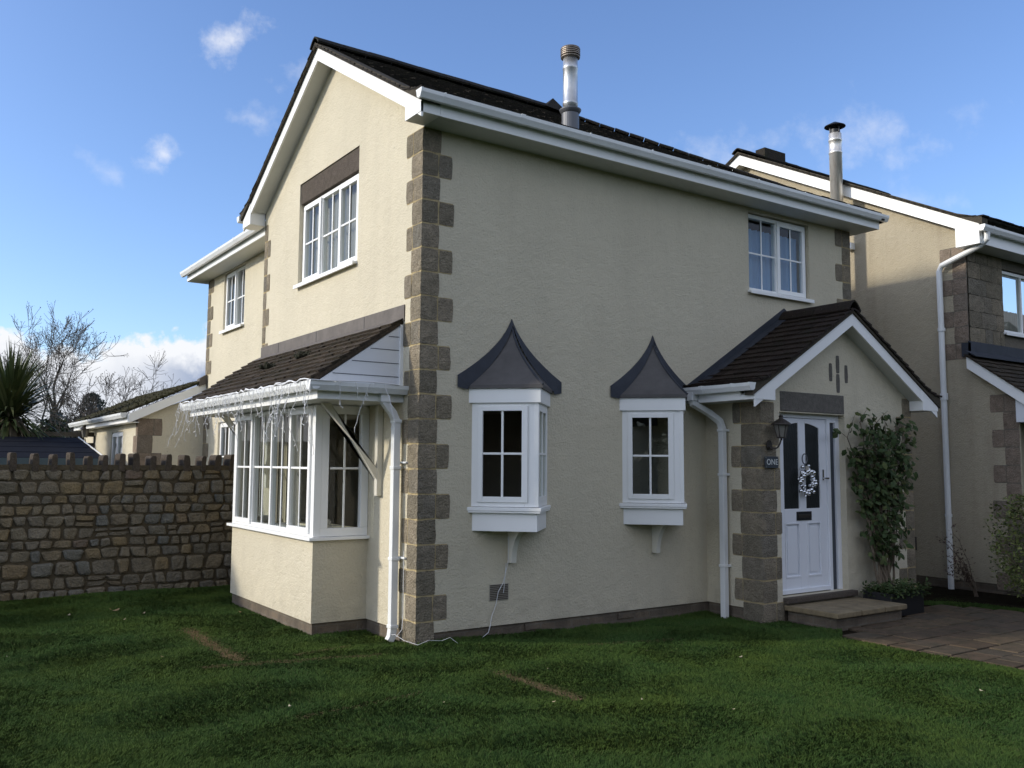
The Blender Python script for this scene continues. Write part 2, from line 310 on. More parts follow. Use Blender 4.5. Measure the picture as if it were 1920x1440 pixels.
def wall(mb,u0,u1,z0,z1,holes=(),th=.3,d0=0.):
    us=sorted({u0,u1,*[h[0] for h in holes],*[h[1] for h in holes]}); zs=sorted({z0,z1,*[h[2] for h in holes],*[h[3] for h in holes]})
    inh=lambda u,z:any(h[0]<u<h[1] and h[2]<z<h[3] for h in holes)
    for i in range(len(us)-1):
        for j in range(len(zs)-1):
            a,b,c,d=us[i],us[i+1],zs[j],zs[j+1]
            if inh((a+b)/2,(c+d)/2): continue
            for q in (d0,d0-th): mb.add([(a,q,c),(b,q,c),(b,q,d),(a,q,d)],[(0,1,2,3)])
    for h in [*holes,(u0,u1,z0,z1)]:
        a,b,c,d=h
        for p,q in (((a,c),(b,c)),((b,c),(b,d)),((b,d),(a,d)),((a,d),(a,c))): mb.add([(p[0],d0,p[1]),(q[0],d0,q[1]),(q[0],d0-th,q[1]),(p[0],d0-th,p[1])],[(0,1,2,3)])

def window(parent,T,u0,u1,z0,z1,kinds,rec=.05,sill=True,curtain=None,flip=False,hbar=True,fr=.05,name='window',vbar=True,midz=.5,depth=.45):
    """kinds: string of f (fixed) / s (opening sash standing proud), along +u"""
    f=MB(T); D=-rec; fd=.07
    f.box(u0,u1,D-fd,D,z0,z0+fr); f.box(u0,u1,D-fd,D,z1-fr,z1); f.box(u0,u0+fr,D-fd,D,z0+fr,z1-fr); f.box(u1-fr,u1,D-fd,D,z0+fr,z1-fr)
    n=len(kinds); w=(u1-u0-fr)/n; g=MB(T)
    for i,k in enumerate(kinds):
        a=u0+fr/2+w*i; b=a+w
        if i: f.box(a-.02,a+.02,D-fd,D-.002,z0+fr,z1-fr)
        if k=='s':
            a2,b2,c2,d2=a-.005+ (fr*.35 if i==0 else 0),b+.005-(fr*.35 if i==n-1 else 0),z0+fr*.55,z1-fr*.55; s_=.058
            f.box(a2,b2,D-.03,D+.022,c2,c2+s_); f.box(a2,b2,D-.03,D+.022,d2-s_,d2); f.box(a2,a2+s_,D-.03,D+.022,c2+s_,d2-s_); f.box(b2-s_,b2,D-.03,D+.022,c2+s_,d2-s_)
            ga,gb,gc,gd=a2+s_,b2-s_,c2+s_,d2-s_; gD=D-.006
        else:
            ga,gb,gc,gd=a+.02+(fr/2 if i==0 else 0),b-.02-(fr/2 if i==n-1 else 0),z0+fr,z1-fr; gD=D-.03
        g.add([(ga,gD,gc),(gb,gD,gc),(gb,gD,gd),(ga,gD,gd)],[(0,1,2,3)])
        if vbar: m_=(ga+gb)/2; f.box(m_-.011,m_+.011,gD+.001,gD+.014,gc,gd)
        if hbar: mz=gc+(gd-gc)*midz; f.box(ga,gb,gD+.002,gD+.0155,mz-.012,mz+.012)
    fo=f.build(name,'white_upvc',parent,bevel=.005)
    g.build('pane','window_glass',fo,recalc=False)
    if sill:
        s=MB(T); s.box(u0-.03,u1+.03,-.02-rec,.06,z0-.032,z0-.002); s.box(u0-.03,u1+.03,.045,.062,z0-.05,z0-.030); s.build('sill','white_upvc',fo,bevel=.004)
    if curtain:
        for (ca,cb,mat,dd,cz0,cz1) in curtain:
            c=MB(T); N_=max(6,int((cb-ca)/.018)); vs=[];fs=[]
            for i in range(N_+1):
                u=ca+(cb-ca)*i/N_; d=-rec-dd-.022*math.sin(i*1.25+math.sin(i*.31)*1.5)
                vs+= [(u,d,cz0),(u,d,cz1)]
            fs=[(2*i,2*i+2,2*i+3,2*i+1) for i in range(N_)]; c.add(vs,fs); c.build('curtain',mat,fo,smooth=True,recalc=False)
    return fo

def rock(mb,u0,u1,z0,z1,out,jit=.009,inn=-.06,rnd=.004):
    """dressed stone block with a rough bulged face, in the wall frame of mb"""
    nu=max(2,int((u1-u0)/.06)); nz=max(2,int((z1-z0)/.06)); b=len(mb.v); vs=[];fs=[]; s0=random.random()*99
    def P(i,j):
        u=u0+(u1-u0)*i/nu; z=z0+(z1-z0)*j/nz; e=min(i,nu-i)==0; k=min(j,nz-j)==0
        n_=noise.noise(Vector((u*9+s0,z*9,s0))); n2=noise.noise(Vector((u*9-s0,z*9+5,s0)))
        c=e and k; ru=(min(rnd,(u1-u0)*.08) if c else 0)
        uu=u+(jit*n_ if e else n2*.01)+(ru if i==0 else -ru if i==nu else 0); zz=z+(jit*n2 if k else n_*.01)+(ru if j==0 else -ru if j==nz else 0)
        d=out*(.55 if (e or k) else 1)+ (0 if (e or k) else .005*n_)
        return (uu,d,zz)
    for j in range(nz+1):
        for i in range(nu+1): vs.append(P(i,j))
    for j in range(nz):
        for i in range(nu): a=j*(nu+1)+i; fs.append((a,a+1,a+nu+2,a+nu+1))
    ring=[i for i in range(nu+1)]+[(j)*(nu+1)+nu for j in range(1,nz+1)]+[nz*(nu+1)+i for i in range(nu-1,-1,-1)]+[j*(nu+1) for j in range(nz-1,0,-1)]
    base=len(vs)
    for r in ring: p=vs[r]; vs.append((p[0],inn,p[2]))
    for k in range(len(ring)): k2=(k+1)%len(ring); fs.append((ring[k],base+k,base+k2,ring[k2]))
    mb.add(vs,fs)

def quoins(parent,cx,cy,z0,z1,sx,sy,wx,wy,h=.24,start=0,mats=('quoin_stone','sand_mortar'),name='quoins'):
    """corner at cx,cy. sx: +1 stones run to +X on the -Y face (0 none), sy: +1 stones run to +Y on the -X face. wx=(short,long) wy=(short,long)"""
    mb=MB(); n=int(round((z1-z0)/h)); h=(z1-z0)/n
    for i in range(n):
        a,b=z0+i*h+.007,z0+(i+1)*h-.007; lx=(i+start)%2
        fx=(wx[lx])*random.uniform(.94,1.06) if sx else 0; fy=(wy[1-lx])*random.uniform(.94,1.06) if sy else 0
        o=random.uniform(.008,.013)
        # corner block : box wrapped round the corner, then second blocks
        kx=min(fx,wx[0]*random.uniform(.85,1.0)) if (sx and fx>wx[0]*1.25) else fx
        ky=min(fy,wy[0]*random.uniform(.85,1.0)) if (sy and fy>wy[0]*1.25) else fy
        def face(T,u0,u1,flipu=1):
            mb.T=T; mb.m=0; rock(mb,u0,u1,a,b,o)
        if sx:
            mb.T=facing_s(cy); mb.m=1
            mb.box(*sorted((cx,cx+sx*(fx-.012))),-.05,.002,a-.007,b+.007)
            mb.m=0
            e0=cx-sx*(o if sy else .0); 
            rock(mb,*sorted((e0+sx*.004,cx+sx*(kx-.006))),a,b,o)
            if kx<fx-.03: rock(mb,*sorted((cx+sx*(kx+.006),cx+sx*(fx-.002))),a,b,o*random.uniform(.8,1.3))
        if sy:
            mb.T=facing_w(cx); mb.m=1
            mb.box(*sorted((cy,cy+sy*(fy-.012))),-.05,.002,a-.007,b+.007); mb.m=0
            e0=cy-sy*(o if sx else 0)
            rock(mb,*sorted((e0+sy*.004,cy+sy*(ky-.004))),a,b,o)
            if ky<fy-.03: rock(mb,*sorted((cy+sy*(ky+.006),cy+sy*(fy-.002))),a,b,o*random.uniform(.8,1.3))
    mb.T=None
    return mb.build(name,list(mats),parent)

def tiles(mb,T,umin,umax,vmax,gauge=.13,width=.17,th=.016,jit=.006,lap=.04,v0=0.):
    v=v0; row=0
    while v<vmax-.02:
        vm=v+gauge*.5; a,b=umin(vm),umax(vm); u=a-(width*.5 if row%2 else 0)*random.uniform(.8,1.2)
        while u<b-.01:
            w=width*random.uniform(.9,1.12) ; p,q=max(u,a),min(u+w-.006,b)
            if q-p>.03:
                e=min(v+gauge+lap,vmax+.01); dv=random.uniform(-jit,jit); k=random.uniform(-.002,.006); k2=k+random.uniform(-.003,.003)
                lo=[(p,v+dv,th*.95+k),(q,v+dv+random.uniform(-.003,.003),th*.95+k2)]; hi=[(q,e,0.),(p,e,0.)]
                mb.hexa([lo[0],lo[1],hi[0],hi[1]],[(lo[0][0],lo[0][1],th*2.1+k),(lo[1][0],lo[1][1],th*2.1+k2),(q,e,th),(p,e,th)])
            u+=w
        v+=gauge*random.uniform(.97,1.03); row+=1
def ridge_caps(mb,a,b,r=.11,step=.33,drop=.05,ang=.45):
    a,b=Vector(a),Vector(b); L_=(b-a).length; n=max(1,int(L_/step)); d=(b-a)/L_; s=d.cross(Vector((0,0,1))).normalized(); upv=s.cross(d)
    for i in range(n):
        p=a+d*(L_*i/n)+upv*random.uniform(-.004,.006); q=a+d*(L_*(i+1)/n-.008)+upv*random.uniform(-.004,.006); ring=[]
        for pt in (p,q):
            for k in range(7):
                t=-1+2*k/6; ring.append(pt+s*(t*r)-upv*(drop*abs(t)**1.6))
            for k in range(6,-1,-1):
                t=-1+2*k/6; ring.append(pt+s*(t*r*.9)-upv*(drop*abs(t)**1.6+.02))
        m=14; mb.add(ring,[tuple(range(m))[::-1],tuple(range(m,2*m))]+[(j,(j+1)%m,m+(j+1)%m,m+j) for j in range(m)])
GPROF=[(0,0),(.012,-.03),(.02,-.07),(.045,-.085),(.085,-.085),(.098,-.06),(.112,-.035),(.115,0),(.106,0),(.104,-.03),(.09,-.055),(.08,-.075),(.045,-.075),(.03,-.065),(.02,-.03),(.008,0)]
def gutter(parent,p0,p1,outd,capk=True,name='gutter',brk=.9):
    """ogee gutter from p0 to p1 (top back edge), projecting along outd"""
    p0,p1,o=Vector(p0),Vector(p1),Vector(outd); d=(p1-p0); L_=d.length; d/=L_; mb=MB()
    def sec(p,s=1.,g=0): return [p+o*((x-.057)*s+.057)+Vector((0,0,(z)*s+g)) for x,z in GPROF]
    n=len(GPROF); mb.add(sec(p0)+sec(p1),[(j,(j+1)%n,n+(j+1)%n,n+j) for j in range(n)]+[tuple(range(n))[::-1],tuple(range(n,2*n))])
    for e,sg in ((p0,1),(p1,-1)):        # stop ends
        A=[e-d*sg*.004+o*x+Vector((0,0,z+.004)) for x,z in GPROF[:8]]; B=[q+d*sg*.02 for q in A]; k=8
        if capk: mb.add(A+B,[tuple(range(k))[::-1],tuple(range(k,2*k))]+[(j,(j+1)%k,k+(j+1)%k,k+j) for j in range(k)])
    t=.25
    while t<L_-.1:                        # clips / unions
        c=p0+d*t
        A=[c+o*((x-.057)*1.07+.057)+Vector((0,0,z*1.09+.006)) for x,z in GPROF[:8]]; w_=.05 if int(t/brk)%3==1 else .018; B=[q+d*w_ for q in A]; k=8
        mb.add(A+B,[tuple(range(k))[::-1],tuple(range(k,2*k))]+[(j,(j+1)%k,k+(j+1)%k,k+j) for j in range(k)]); t+=brk
    return mb.build(name,'gutter_white',parent)
def sqtube(mb,pts,w=.065):
    pts=[Vector(p) for p in pts]
    secs=[]
    for i,p in enumerate(pts):
        d=(pts[min(i+1,len(pts)-1)]-pts[max(0,i-1)]).normalized(); return_=0
        secs.append((p,d))
    mb.tube(pts,w*.62,4)
def tube_sq(mb,pts,w,side):
    """square pipe through pts; side = horizontal unit vector of one side"""
    s=Vector(side); h=w/2; vs=[]; pts=[Vector(p) for p in pts]
    for i,p in enumerate(pts):
        d=(pts[min(i+1,len(pts)-1)]-pts[max(0,i-1)]).normalized(); n_=s.cross(d).normalized(); s2=d.cross(n_).normalized()
        k=1.0
        vs+=[p+s2*h*k+n_*h,p-s2*h*k+n_*h,p-s2*h*k-n_*h,p+s2*h*k-n_*h]
    fs=[]
    for i in range(len(pts)-1):
        for j in range(4): fs.append((i*4+j,i*4+(j+1)%4,(i+1)*4+(j+1)%4,(i+1)*4+j))
    fs+=[(3,2,1,0),tuple((len(pts)-1)*4+j for j in range(4))]; mb.add(vs,fs)

# ------------------------------------------------------------------ ground
PAV=[(4.02,-1.80),(4.55,-1.42),(5.8,-1.25),(6.1,-.85),(6.95,-.86),(7.35,-1.6),(7.75,-2.4),(8.3,-3.4),(8.9,-5.2),(4.30,-6.0),(4.12,-3.6)]
def inpoly(x,y,P):
    c=False; j=len(P)-1
    for i in range(len(P)):
        if (P[i][1]>y)!=(P[j][1]>y) and x<(P[j][0]-P[i][0])*(y-P[i][1])/(P[j][1]-P[i][1])+P[i][0]: c=not c
        j=i
    return c
def gh(x,y):
    if x>3.9 and y<-.7 and inpoly(x,y,PAV): return -1.82
    t=min(1,max(0,x/3.8)); t=t*t*(3-2*t); q=min(1,max(0,(y+.6)/1.2))*min(1,max(0,1.2-x))*min(1,max(0,(4.9-y)/1.5))
    return -1.722-.038*q-.062*t+.018*noise.noise(Vector((x*.9,y*.9,0)))+.008*noise.noise(Vector((x*3,y*3,4)))
def ground():
    n=150; xs=np.linspace(-9,12,n); ys=np.linspace(-9.5,6.5,n); vs=[];fs=[]
    for y in ys:
        for x in xs: vs.append((x,y,gh(x,y)))
    for j in range(n-1):
        for i in range(n-1): a=j*n+i; fs.append((a,a+1,a+n+1,a+n))
    m=MB(); m.add(vs,fs); o=m.build('lawn_ground','lawn_soil',smooth=True,recalc=False); tag(o,kind='structure')
    m=MB(); s_=400; m.add([(-s_,-s_,-1.82),(s_,-s_,-1.82),(s_,s_,-1.82),(-s_,s_,-1.82)],[(0,1,2,3)]); tag(m.build('ground','lawn_soil',recalc=False),kind='structure')
ground()

# ------------------------------------------------------------------ the main house
WG=4.596; LH=6.96; SL=.587; ZP=-1.62
def house():
    H=thing('detached_house',(0,0,-1.7),'cream rendered two-storey house with white front door, grey stone quoins and square bay window','house')
    G=facing_w(0); F=facing_s(0)
    # gable wall (-X) and long wall (-Y)
    m=MB(G)
    win=(1.50,3.30,2.26,3.605); bayh=(1.30,3.50,-.74,.52)
    wall(m,.002,WG,ZP,3.62,[win,bayh])
    m.T=None; m.prism([(0.002,3.62),(WG,3.62),(WG/2,4.955)],'x',0,.3)
    m.T=G; m.T=None
    m.build('gable_wall','cream_render',H)
    m=MB(F); holes=[(4.80,6.03,2.255,3.30)]
    for xo in (1.08,3.088): holes.append((xo-.36,xo+.36,-.40,.58))
    wall(m,.002,LH,ZP,3.36,holes); m.build('long_wall','cream_render',H)
    m=MB(); m.box(LH-.3,LH,.3,WG,ZP,3.36); m.box(.3,LH,WG-.3,WG,.9,3.36); m.box(.3,.46,WG,8.93,-1.7,-1.62) if 0 else None
    m.build('rear_wall','cream_render',H)
    # interior: floors and partitions
    m=MB(); m.box(.3,LH-.3,.3,WG-.3,.68,.95); m.box(.3,LH-.3,.3,WG-.3,-1.6,-1.5); m.box(.3,LH-.3,.3,WG-.3,3.37,3.42)
    m.box(2.6,2.68,.3,WG-.3,-1.5,.68); m.box(3.3,3.4,.3,WG-.3,.95,3.37); m.box(.3,LH-.3,3.6,3.7,.95,3.37) if 0 else None
    m.build('interior','interior_wall',H)
    # plinth
    m=MB(); m.box(.02,LH,.02,.3,-1.9,ZP); m.box(.02,.3,.3,WG,-1.9,ZP); m.build('plinth','plinth_brick',H)
    # lintel of the gable window, set a little back in the render
    m=MB(G); m.box(1.505,3.295,-.2,-.014,3.335,3.60); m.build('lintel','lintel_stone',H,bevel=.006)
    # quoins
    quoins(H,0,0,-1.75,3.35,1,1,(.205,.36),(.215,.335),.2425,start=0)
    quoins(H,0,WG,-1.75,3.34,0,-1,(.1,.1),(.13,.24),.2425,start=1)
    quoins(H,LH,0,2.1,3.35,-1,0,(.20,.34),(.1,.1),.2425,start=1)
    # main roof
    RZ=5.02
    def zt(y): return RZ-SL*abs(y-WG/2)
    c=math.cos(math.atan(SL)); s=math.sin(math.atan(SL)); ye=-.39; Lv=(WG/2-ye)/c
    kick=lambda v:.105*max(0,1-v/.42)**1.3
    TF=lambda u,v,w:(u,ye+v*c-w*s,zt(ye)+v*s+w*c+kick(v))
    TB=lambda u,v,w:(u,WG-ye-v*c+w*s,zt(ye)+v*s+w*c+kick(v))
    HX0,HX1=7.22,3.42
    hip=lambda v:HX0+(HX1-HX0)*v/Lv
    m=MB(TF); tiles(m,TF,lambda v:-.262+random.uniform(0,.012),hip,Lv,gauge=.125,width=.168,th=.015,jit=.009)
    m.T=TB; tiles(m,TB,lambda v:-.262+random.uniform(0,.012),hip,Lv,gauge=.125,width=.168,th=.015,jit=.009)
    m.T=None
    for T in (TF,TB): # deck under the tiles
        m.add([T(-.245,0,-.004),T(HX0,0,-.004),T(hip(.42),.42,-.004),T(-.245,.42,-.004)],[(0,1,2,3)]); m.add([T(-.245,.42,-.004),T(hip(.42),.42,-.004),T(HX1,Lv,-.004),T(-.245,Lv,-.004)],[(0,1,2,3)])
    # hip end
    e0=Vector((HX0,ye,zt(ye))); e1=Vector((HX0,WG-ye,zt(ye))); tp=Vector((HX1,WG/2,RZ)); 
    up_=(tp-(e0+e1)/2); hl=up_.length; up_/=hl; nn=Vector((0,1,0)).cross(up_); nn=-nn if nn.z<0 else nn
    TH=lambda u,v,w:tuple(Vector((HX0,0,zt(ye)))+Vector((0,1,0))*u+up_*v+nn*w)
    hw=WG/2-ye
    m.T=TH; tiles(m,TH,lambda v:ye+hw*v/hl,lambda v:WG-ye-hw*v/hl,hl,gauge=.125,width=.168,th=.015,jit=.006); m.T=None
    m.add([e0,e1,tp],[(0,1,2)])
    ridge_caps(m,(-.262,WG/2,RZ+.118),(HX1-.12,WG/2,RZ+.118),r=.14,drop=.10)
    for e in (e0,e1): ridge_caps(m,e+Vector((-.03,.0,.06)),tp+Vector((0,0,.09)),r=.10,step=.22,drop=.05)
    # mitred ridge end and the vent tile that stands up beside it
    m.add([(HX1-.30,WG/2-.16,5.03),(HX1+.12,WG/2-.16,5.0),(HX1+.12,WG/2+.16,5.0),(HX1-.30,WG/2+.16,5.03),(HX1-.06,WG/2,5.25)],[(0,1,4),(1,2,4),(2,3,4),(3,0,4),(3,2,1,0)])
    m.build('roof','roof_tile',H)
    # verge: mortar bedding, barge board, sloping soffit, box ends
    def zb(y): return zt(y)
    y0,y1,ym=-.338,WG+.338,WG/2
    v=MB(); 
    for sg in (-1,1):
        Y=lambda d:ym+sg*d; a=ym-ye-.01; k=a-.36
        v.prism([(Y(0),zb(Y(0))-.006),(Y(a),zb(Y(a))-.006),(Y(a),zb(Y(a))+.105),(Y(k),zb(Y(k))+.045),(Y(0),zb(Y(0))+.045)],'x',-.249,-.10)
    v.build('verge','verge_mortar',H)
    bb=MB(); dp=.168
    for (a,b) in ((y0,ym),(ym,y1)): bb.prism([(a,zb(a)-.008),(b,zb(b)-.008),(b,zb(b)-dp),(a,zb(a)-dp)],'x',-.212,-.19)
    bb.build('bargeboard','white_upvc',H)
    yi=-.022; b2=MB()
    b2.prism([(y0,3.35),(yi,3.35),(yi,zb(yi)-.02),(y0,zb(y0)-.02)],'x',-.219,-.001); yo=WG+.022; b2.build('eaves_box','white_upvc',H,bevel=.003); b2=MB()
    b2.prism([(yo,3.34),(y1,3.34),(y1,zb(y1)-.02),(yo,zb(yo)-.02)],'x',-.219,-.001); b2.build('eaves_box','white_upvc',H,bevel=.003)
    sf=MB()
    for (a,b) in ((.0,ym),(ym,WG)): sf.prism([(a,zb(a)-dp+.012),(b,zb(b)-dp+.012),(b,zb(b)-dp+.024),(a,zb(a)-dp+.024)],'x',-.19,.0)
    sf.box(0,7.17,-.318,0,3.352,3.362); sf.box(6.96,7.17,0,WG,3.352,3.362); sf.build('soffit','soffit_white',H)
    fa=MB(); fa.box(0,7.17,-.338,-.318,3.35,3.50); fa.box(7.15,7.17,-.318,4.93,3.352,3.50); fa.build('fascia','white_upvc',H)
    gutter(H,(-.27,-.34,3.535),(7.24,-.34,3.535),(0,-1,0))
    gutter(H,(-.27,WG+.34,3.52),(1.0,WG+.34,3.52),(0,1,0))
    # gable window
    window(H,G,1.53,3.275,2.27,3.325,'sfs',rec=.055,curtain=[(1.6,3.22,'curtain_net',.12,2.3,3.3)])
    window(H,F,4.80,6.02,2.258,3.285,'fs',rec=.05,curtain=[(4.85,5.97,'blue_blind',.10,2.3,3.12)])  # blind tinted blue to stand in for sky reflected in the panes
    # ------------ stainless flue
    def LT(o,prof,c,n=24): o.lathe([(r_*.78,z_) for r_,z_ in prof],c,n)
    fx,fy=1.44,-.02+.0; fl=MB(); fy=.15; fx=1.982
    zb_=3.79; K_=1.0
    o=MB(); LT(o,[(.128,-.35),(.128,.22)],(fx,fy,zb_),24); fo=o.build('flue','grey_metal',H,smooth=False)
    o=MB(); LT(o,[(.115,.18),(.158,.235),(.162,.245),(.11,.262)],(fx,fy,zb_),28); o.build('storm_collar','grey_metal',fo,smooth=True)
    o=MB(); LT(o,[(.108,.22),(.108,.30),(.113,.305),(.113,.335),(.108,.34),(.108,.72),(.113,.725),(.113,.755),(.108,.76),(.108,.85),(.095,.85)],(fx,fy,zb_),28); o.build('pipe','galvanised_steel',fo,smooth=True)
    o=MB(); LT(o,[(.095,.845),(.12,.850),(.142,.862),(.145,.872)],(fx,fy,zb_),28)
    for k in range(4): z=.893+.021*k; LT(o,[(.118,z-.012),(.118,z-.005),(.146,z-.005),(.147,z+.005),(.118,z+.006)],(fx,fy,zb_),28)
    LT(o,[(.118,.960),(.146,.965),(.138,.978),(.001,.99)],(fx,fy,zb_),28); o.build('cowl','weathered_steel',fo)
    # ------------ square bay
    B0,B1,b=1.089,3.714,.607
    m=MB(); T=facing_w(-b); m.T=T; wall(m,B0+.002,B1,ZP,-.79,[],.12); m.T=facing_s(B0); wall(m,-b+.002,0,ZP,-.79,[],.12); m.T=None; m.box(-b+.004,0,B1-.12,B1-.002,ZP,-.792)
    m.build('bay_wall','cream_render',H)
    m=MB(); m.box(-b+.02,.02,B0+.02,B1-.02,-1.9,ZP); m.build('bay_plinth','plinth_brick',H)
    m=MB(); m.box(-b+.1,.3,B0+.1,B1-.1,-.80,-.78); m.box(-.02,.3,B0,B1,.55,.60) if 0 else None; m.build('bay_board','white_upvc',H)
    fo=window(H,facing_w(-b),B0+.055,B1-.055,-.755,.60,'sffs',rec=.0,sill=False,name='bay_window',midz=.52,curtain=[(B0+.12,B0+.55,'curtain_beige',.16,-.7,.6),(B0+1.5,B0+1.75,'curtain_beige',.16,-.7,.6),(B1-.45,B1-.1,'curtain_beige',.16,-.7,.6),(B0+.95,B0+1.1,'curtain_net',.2,-.7,.6)])
    s=MB(); s.box(-b-.004,-b+.07,B0-.004,B0+.055,-.755,.60); s.build('corner_post','white_upvc',fo,bevel=.003); s=MB(); s.box(-b-.004,-b+.07,B1-.055,B1+.004,-.755,.60); s.build('corner_post','white_upvc',fo,bevel=.003)
    s=MB(); s.prism([(-b-.06,B0-.05),(0.02,B0-.05),(.02,B1+.05),(-b-.06,B1+.05)],'z',-.79,-.758); s.build('sill','white_upvc',fo,bevel=.004)
    window(H,facing_s(B0),-b+.07,-.002,-.755,.60,'f',rec=.0,sill=False,name='bay_side_window',midz=.52,fr=.085)
    window(H,lambda u,d,z:(u,B1+d,z),-b+.07,-.002,-.755,.60,'f',rec=.0,sill=False,name='bay_side_window',midz=.52,fr=.085)
    m=MB(); m.box(.1,.14,-.05+B0,B1,-1.5,.6) if 0 else None
    # soft thing on the sill : small white ornament
    m=MB(); m.ball((-.40,1.2,-.70),.06,12); m.ball((-.40,1.2,-.62),.035,10); o=m.build('sill_ornament','curtain_net',None,smooth=True); tag(o,'small round cream ornament on the sill inside the bay side window','ornament')
    # bay roof
    g,G0,G1,zf=.912,.325,4.70,.608
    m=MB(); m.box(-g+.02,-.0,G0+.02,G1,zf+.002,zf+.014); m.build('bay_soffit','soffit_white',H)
    m=MB(); m.box(-g,-g+.02,G0,G1,zf,zf+.15); m.box(-g+.02,0,G0,G0+.02,zf,zf+.15); m.build('bay_fascia','white_upvc',H)
    zE,zW=.775,1.435; sl=(zW-zE)/(g+.05); cc=math.cos(math.atan(sl)); ss=math.sin(math.atan(sl)); Lb=(g+.05)/cc
    TR=lambda u,v,w:(-g-.05+v*cc-w*ss,u,zE+v*ss+w*cc)
    m=MB(TR); tiles(m,TR,lambda v:G0+.03+random.uniform(0,.012),lambda v:G1+.02,Lb-.02,gauge=.125,width=.22,th=.022,jit=.018)
    m.add([(G0+.04,0,0),(G1,0,0),(G1,Lb,0),(G0+.04,Lb,0)],[(0,1,2,3)])
    m.add([(G0+.03,0,-.02),(G1,0,-.02),(G1,Lb,-.02),(G0+.03,Lb,-.02),(G0+.03,0,.012),(G1,0,.012),(G1,Lb,.012),(G0+.03,Lb,.012)],[(0,3,2,1),(0,1,5,4),(2,3,7,6),(3,0,4,7),(1,2,6,5)])
    br=m.build('bay_roof','bay_tile',H)
    for (y,t) in ((2.9,.52),(2.05,.62)):           # two clumps of moss on the tiles
        q=MB(); c0=TR(y,Lb*t,.05); random.seed(int(y*10))
        for k in range(40):
            q.ball((c0[0]+random.gauss(0,.035),c0[1]+random.gauss(0,.07),c0[2]+random.gauss(0,.012)),random.uniform(.015,.035),6)
        q.build('moss_clump','moss',br)
    # wing part of the bay roof runs on to the recessed wall
    m=MB(); m.prism([(-g-.0,.768),(-.002,.768),(-.002,zW-.03),(-.03,zW-.05)],'y',G0+.04,G0+.075)
    ck=m.build('bay_cheek','cladding_white',H)
    m=MB()
    for k in range(4): z=.86+.135*k; x0=-g+(z-.768)/sl*1.0+.03; m.box(x0,-.04,G0+.036,G0+.0405,z,z+.006)
    m.build('board_joint','grey_strip',ck)
    m=MB(); m.box(-.035,.0,G0+.02,G0+.06,.76,zW-.04); m.build('corner_trim','white_upvc',ck)
    m=MB(); m.add([TR(G0+.02,Lb-.01,.036)]*0,[]); 
    m.box(-.012,-.001,G0,WG+.0,zW+.0,zW+.165)
    sp=[(TR(G0+.02,Lb-.13,.045)),(TR(WG,Lb-.13,.045)),(0,WG,zW+.03),(0,G0+.02,zW+.03)]; m.add(sp+[(p[0],p[1],p[2]+.006) for p in sp],[(0,1,2,3),(4,5,6,7),(0,1,5,4),(3,0,4,7),(1,2,6,5)])
    fl_=m.build('bay_flashing','lead_flashing',H); 
    for yy in (1.25,2.6,3.9): m=MB(); m.box(-.0145,-.012,yy,yy+.008,zW+.0,zW+.163); m.build('lead_joint','black_metal',fl_)
    gutter(H,(-g,G0-.10,.77),(-g,G1+.1,.77),(-1,0,0),brk=.75); gutter(H,(-g-.115,G0,.765),(.03,G0,.765),(0,-1,0),brk=.4)
    # gallows brackets under the bay roof
    for yb in (.80,4.12):
        m=MB(); m.box(-.062,-.001,yb-.035,yb+.035,-.335,.605)
        m.hexa([(-.062,yb-.03,-.06),(-.062,yb+.03,-.06),(-.062,yb+.03,-.16),(-.062,yb-.03,-.16)],[(-.68,yb-.03,.60),(-.68,yb+.03,.60),(-.58,yb+.03,.60),(-.58,yb-.03,.60)])
        m.build('gallows_bracket','painted_timber',H,bevel=.006)
    # downpipe on the gable corner
    m=MB(); T0=(0,1,0); tube_sq(m,[(-.22,.31,.68),(-.22,.31,.60),(-.12,.33,.50),(-.075,.335,.42),(-.075,.335,-1.60),(-.085,.335,-1.68),(-.11,.335,-1.72)],.072,T0)
    for z in (.40,-.06,-.95,-1.60): m.box(-.117,-.030,.290,.380,z,z+.035); 
    for z in (.0,-.93): m.box(-.03,.0,.20,.38,z,z+.02)
    m.box(-.275,-.175,.265,.36,.60,.70)
    m.build('downpipe','gutter_white',H,bevel=.006)
    # ------------ V-shaped oriel windows
    for xo,side in ((1.08,1),(3.088,0)): oriel(H,xo)
    # air bricks
    m=MB(F); m.box(.828,1.062,-.03,.006,-1.372,-1.208); a=m.build('air_vent','vent_light',H)
    m=MB(F)
    for k in range(9): m.box(.836,1.054,.004,.0095,-1.365+.0175*k,-1.353+.0175*k)
    a2=m.build('louvre','vent_brown',a)
    for x in (1.28,2.55): m=MB(F); m.box(x,x+.22,-.0,.004-.02+.0,-1.70,-1.64); m.T=None; m.box(x,x+.22,.012,.022,-1.705,-1.645); m.build('air_brick','plinth_brick',H)
    porch(H)
    wing(H)
simple('vent_light',(.40,.37,.30),.8)
def moss_():
    t=NT('moss'); t.rough(1); t.col((.022,.022,.010)); t.bump(t.noise(60,4),1,.02)
moss_()
stone_mat('lintel_stone',[(0,(.135,.11,.09)),(1,(.135,.11,.09))],14,.6)
stone_mat('lintel_grey',[(0,(.20,.185,.165)),(1,(.20,.185,.165))],14,.6)
simple('vent_brown',(.09,.075,.062),.8)

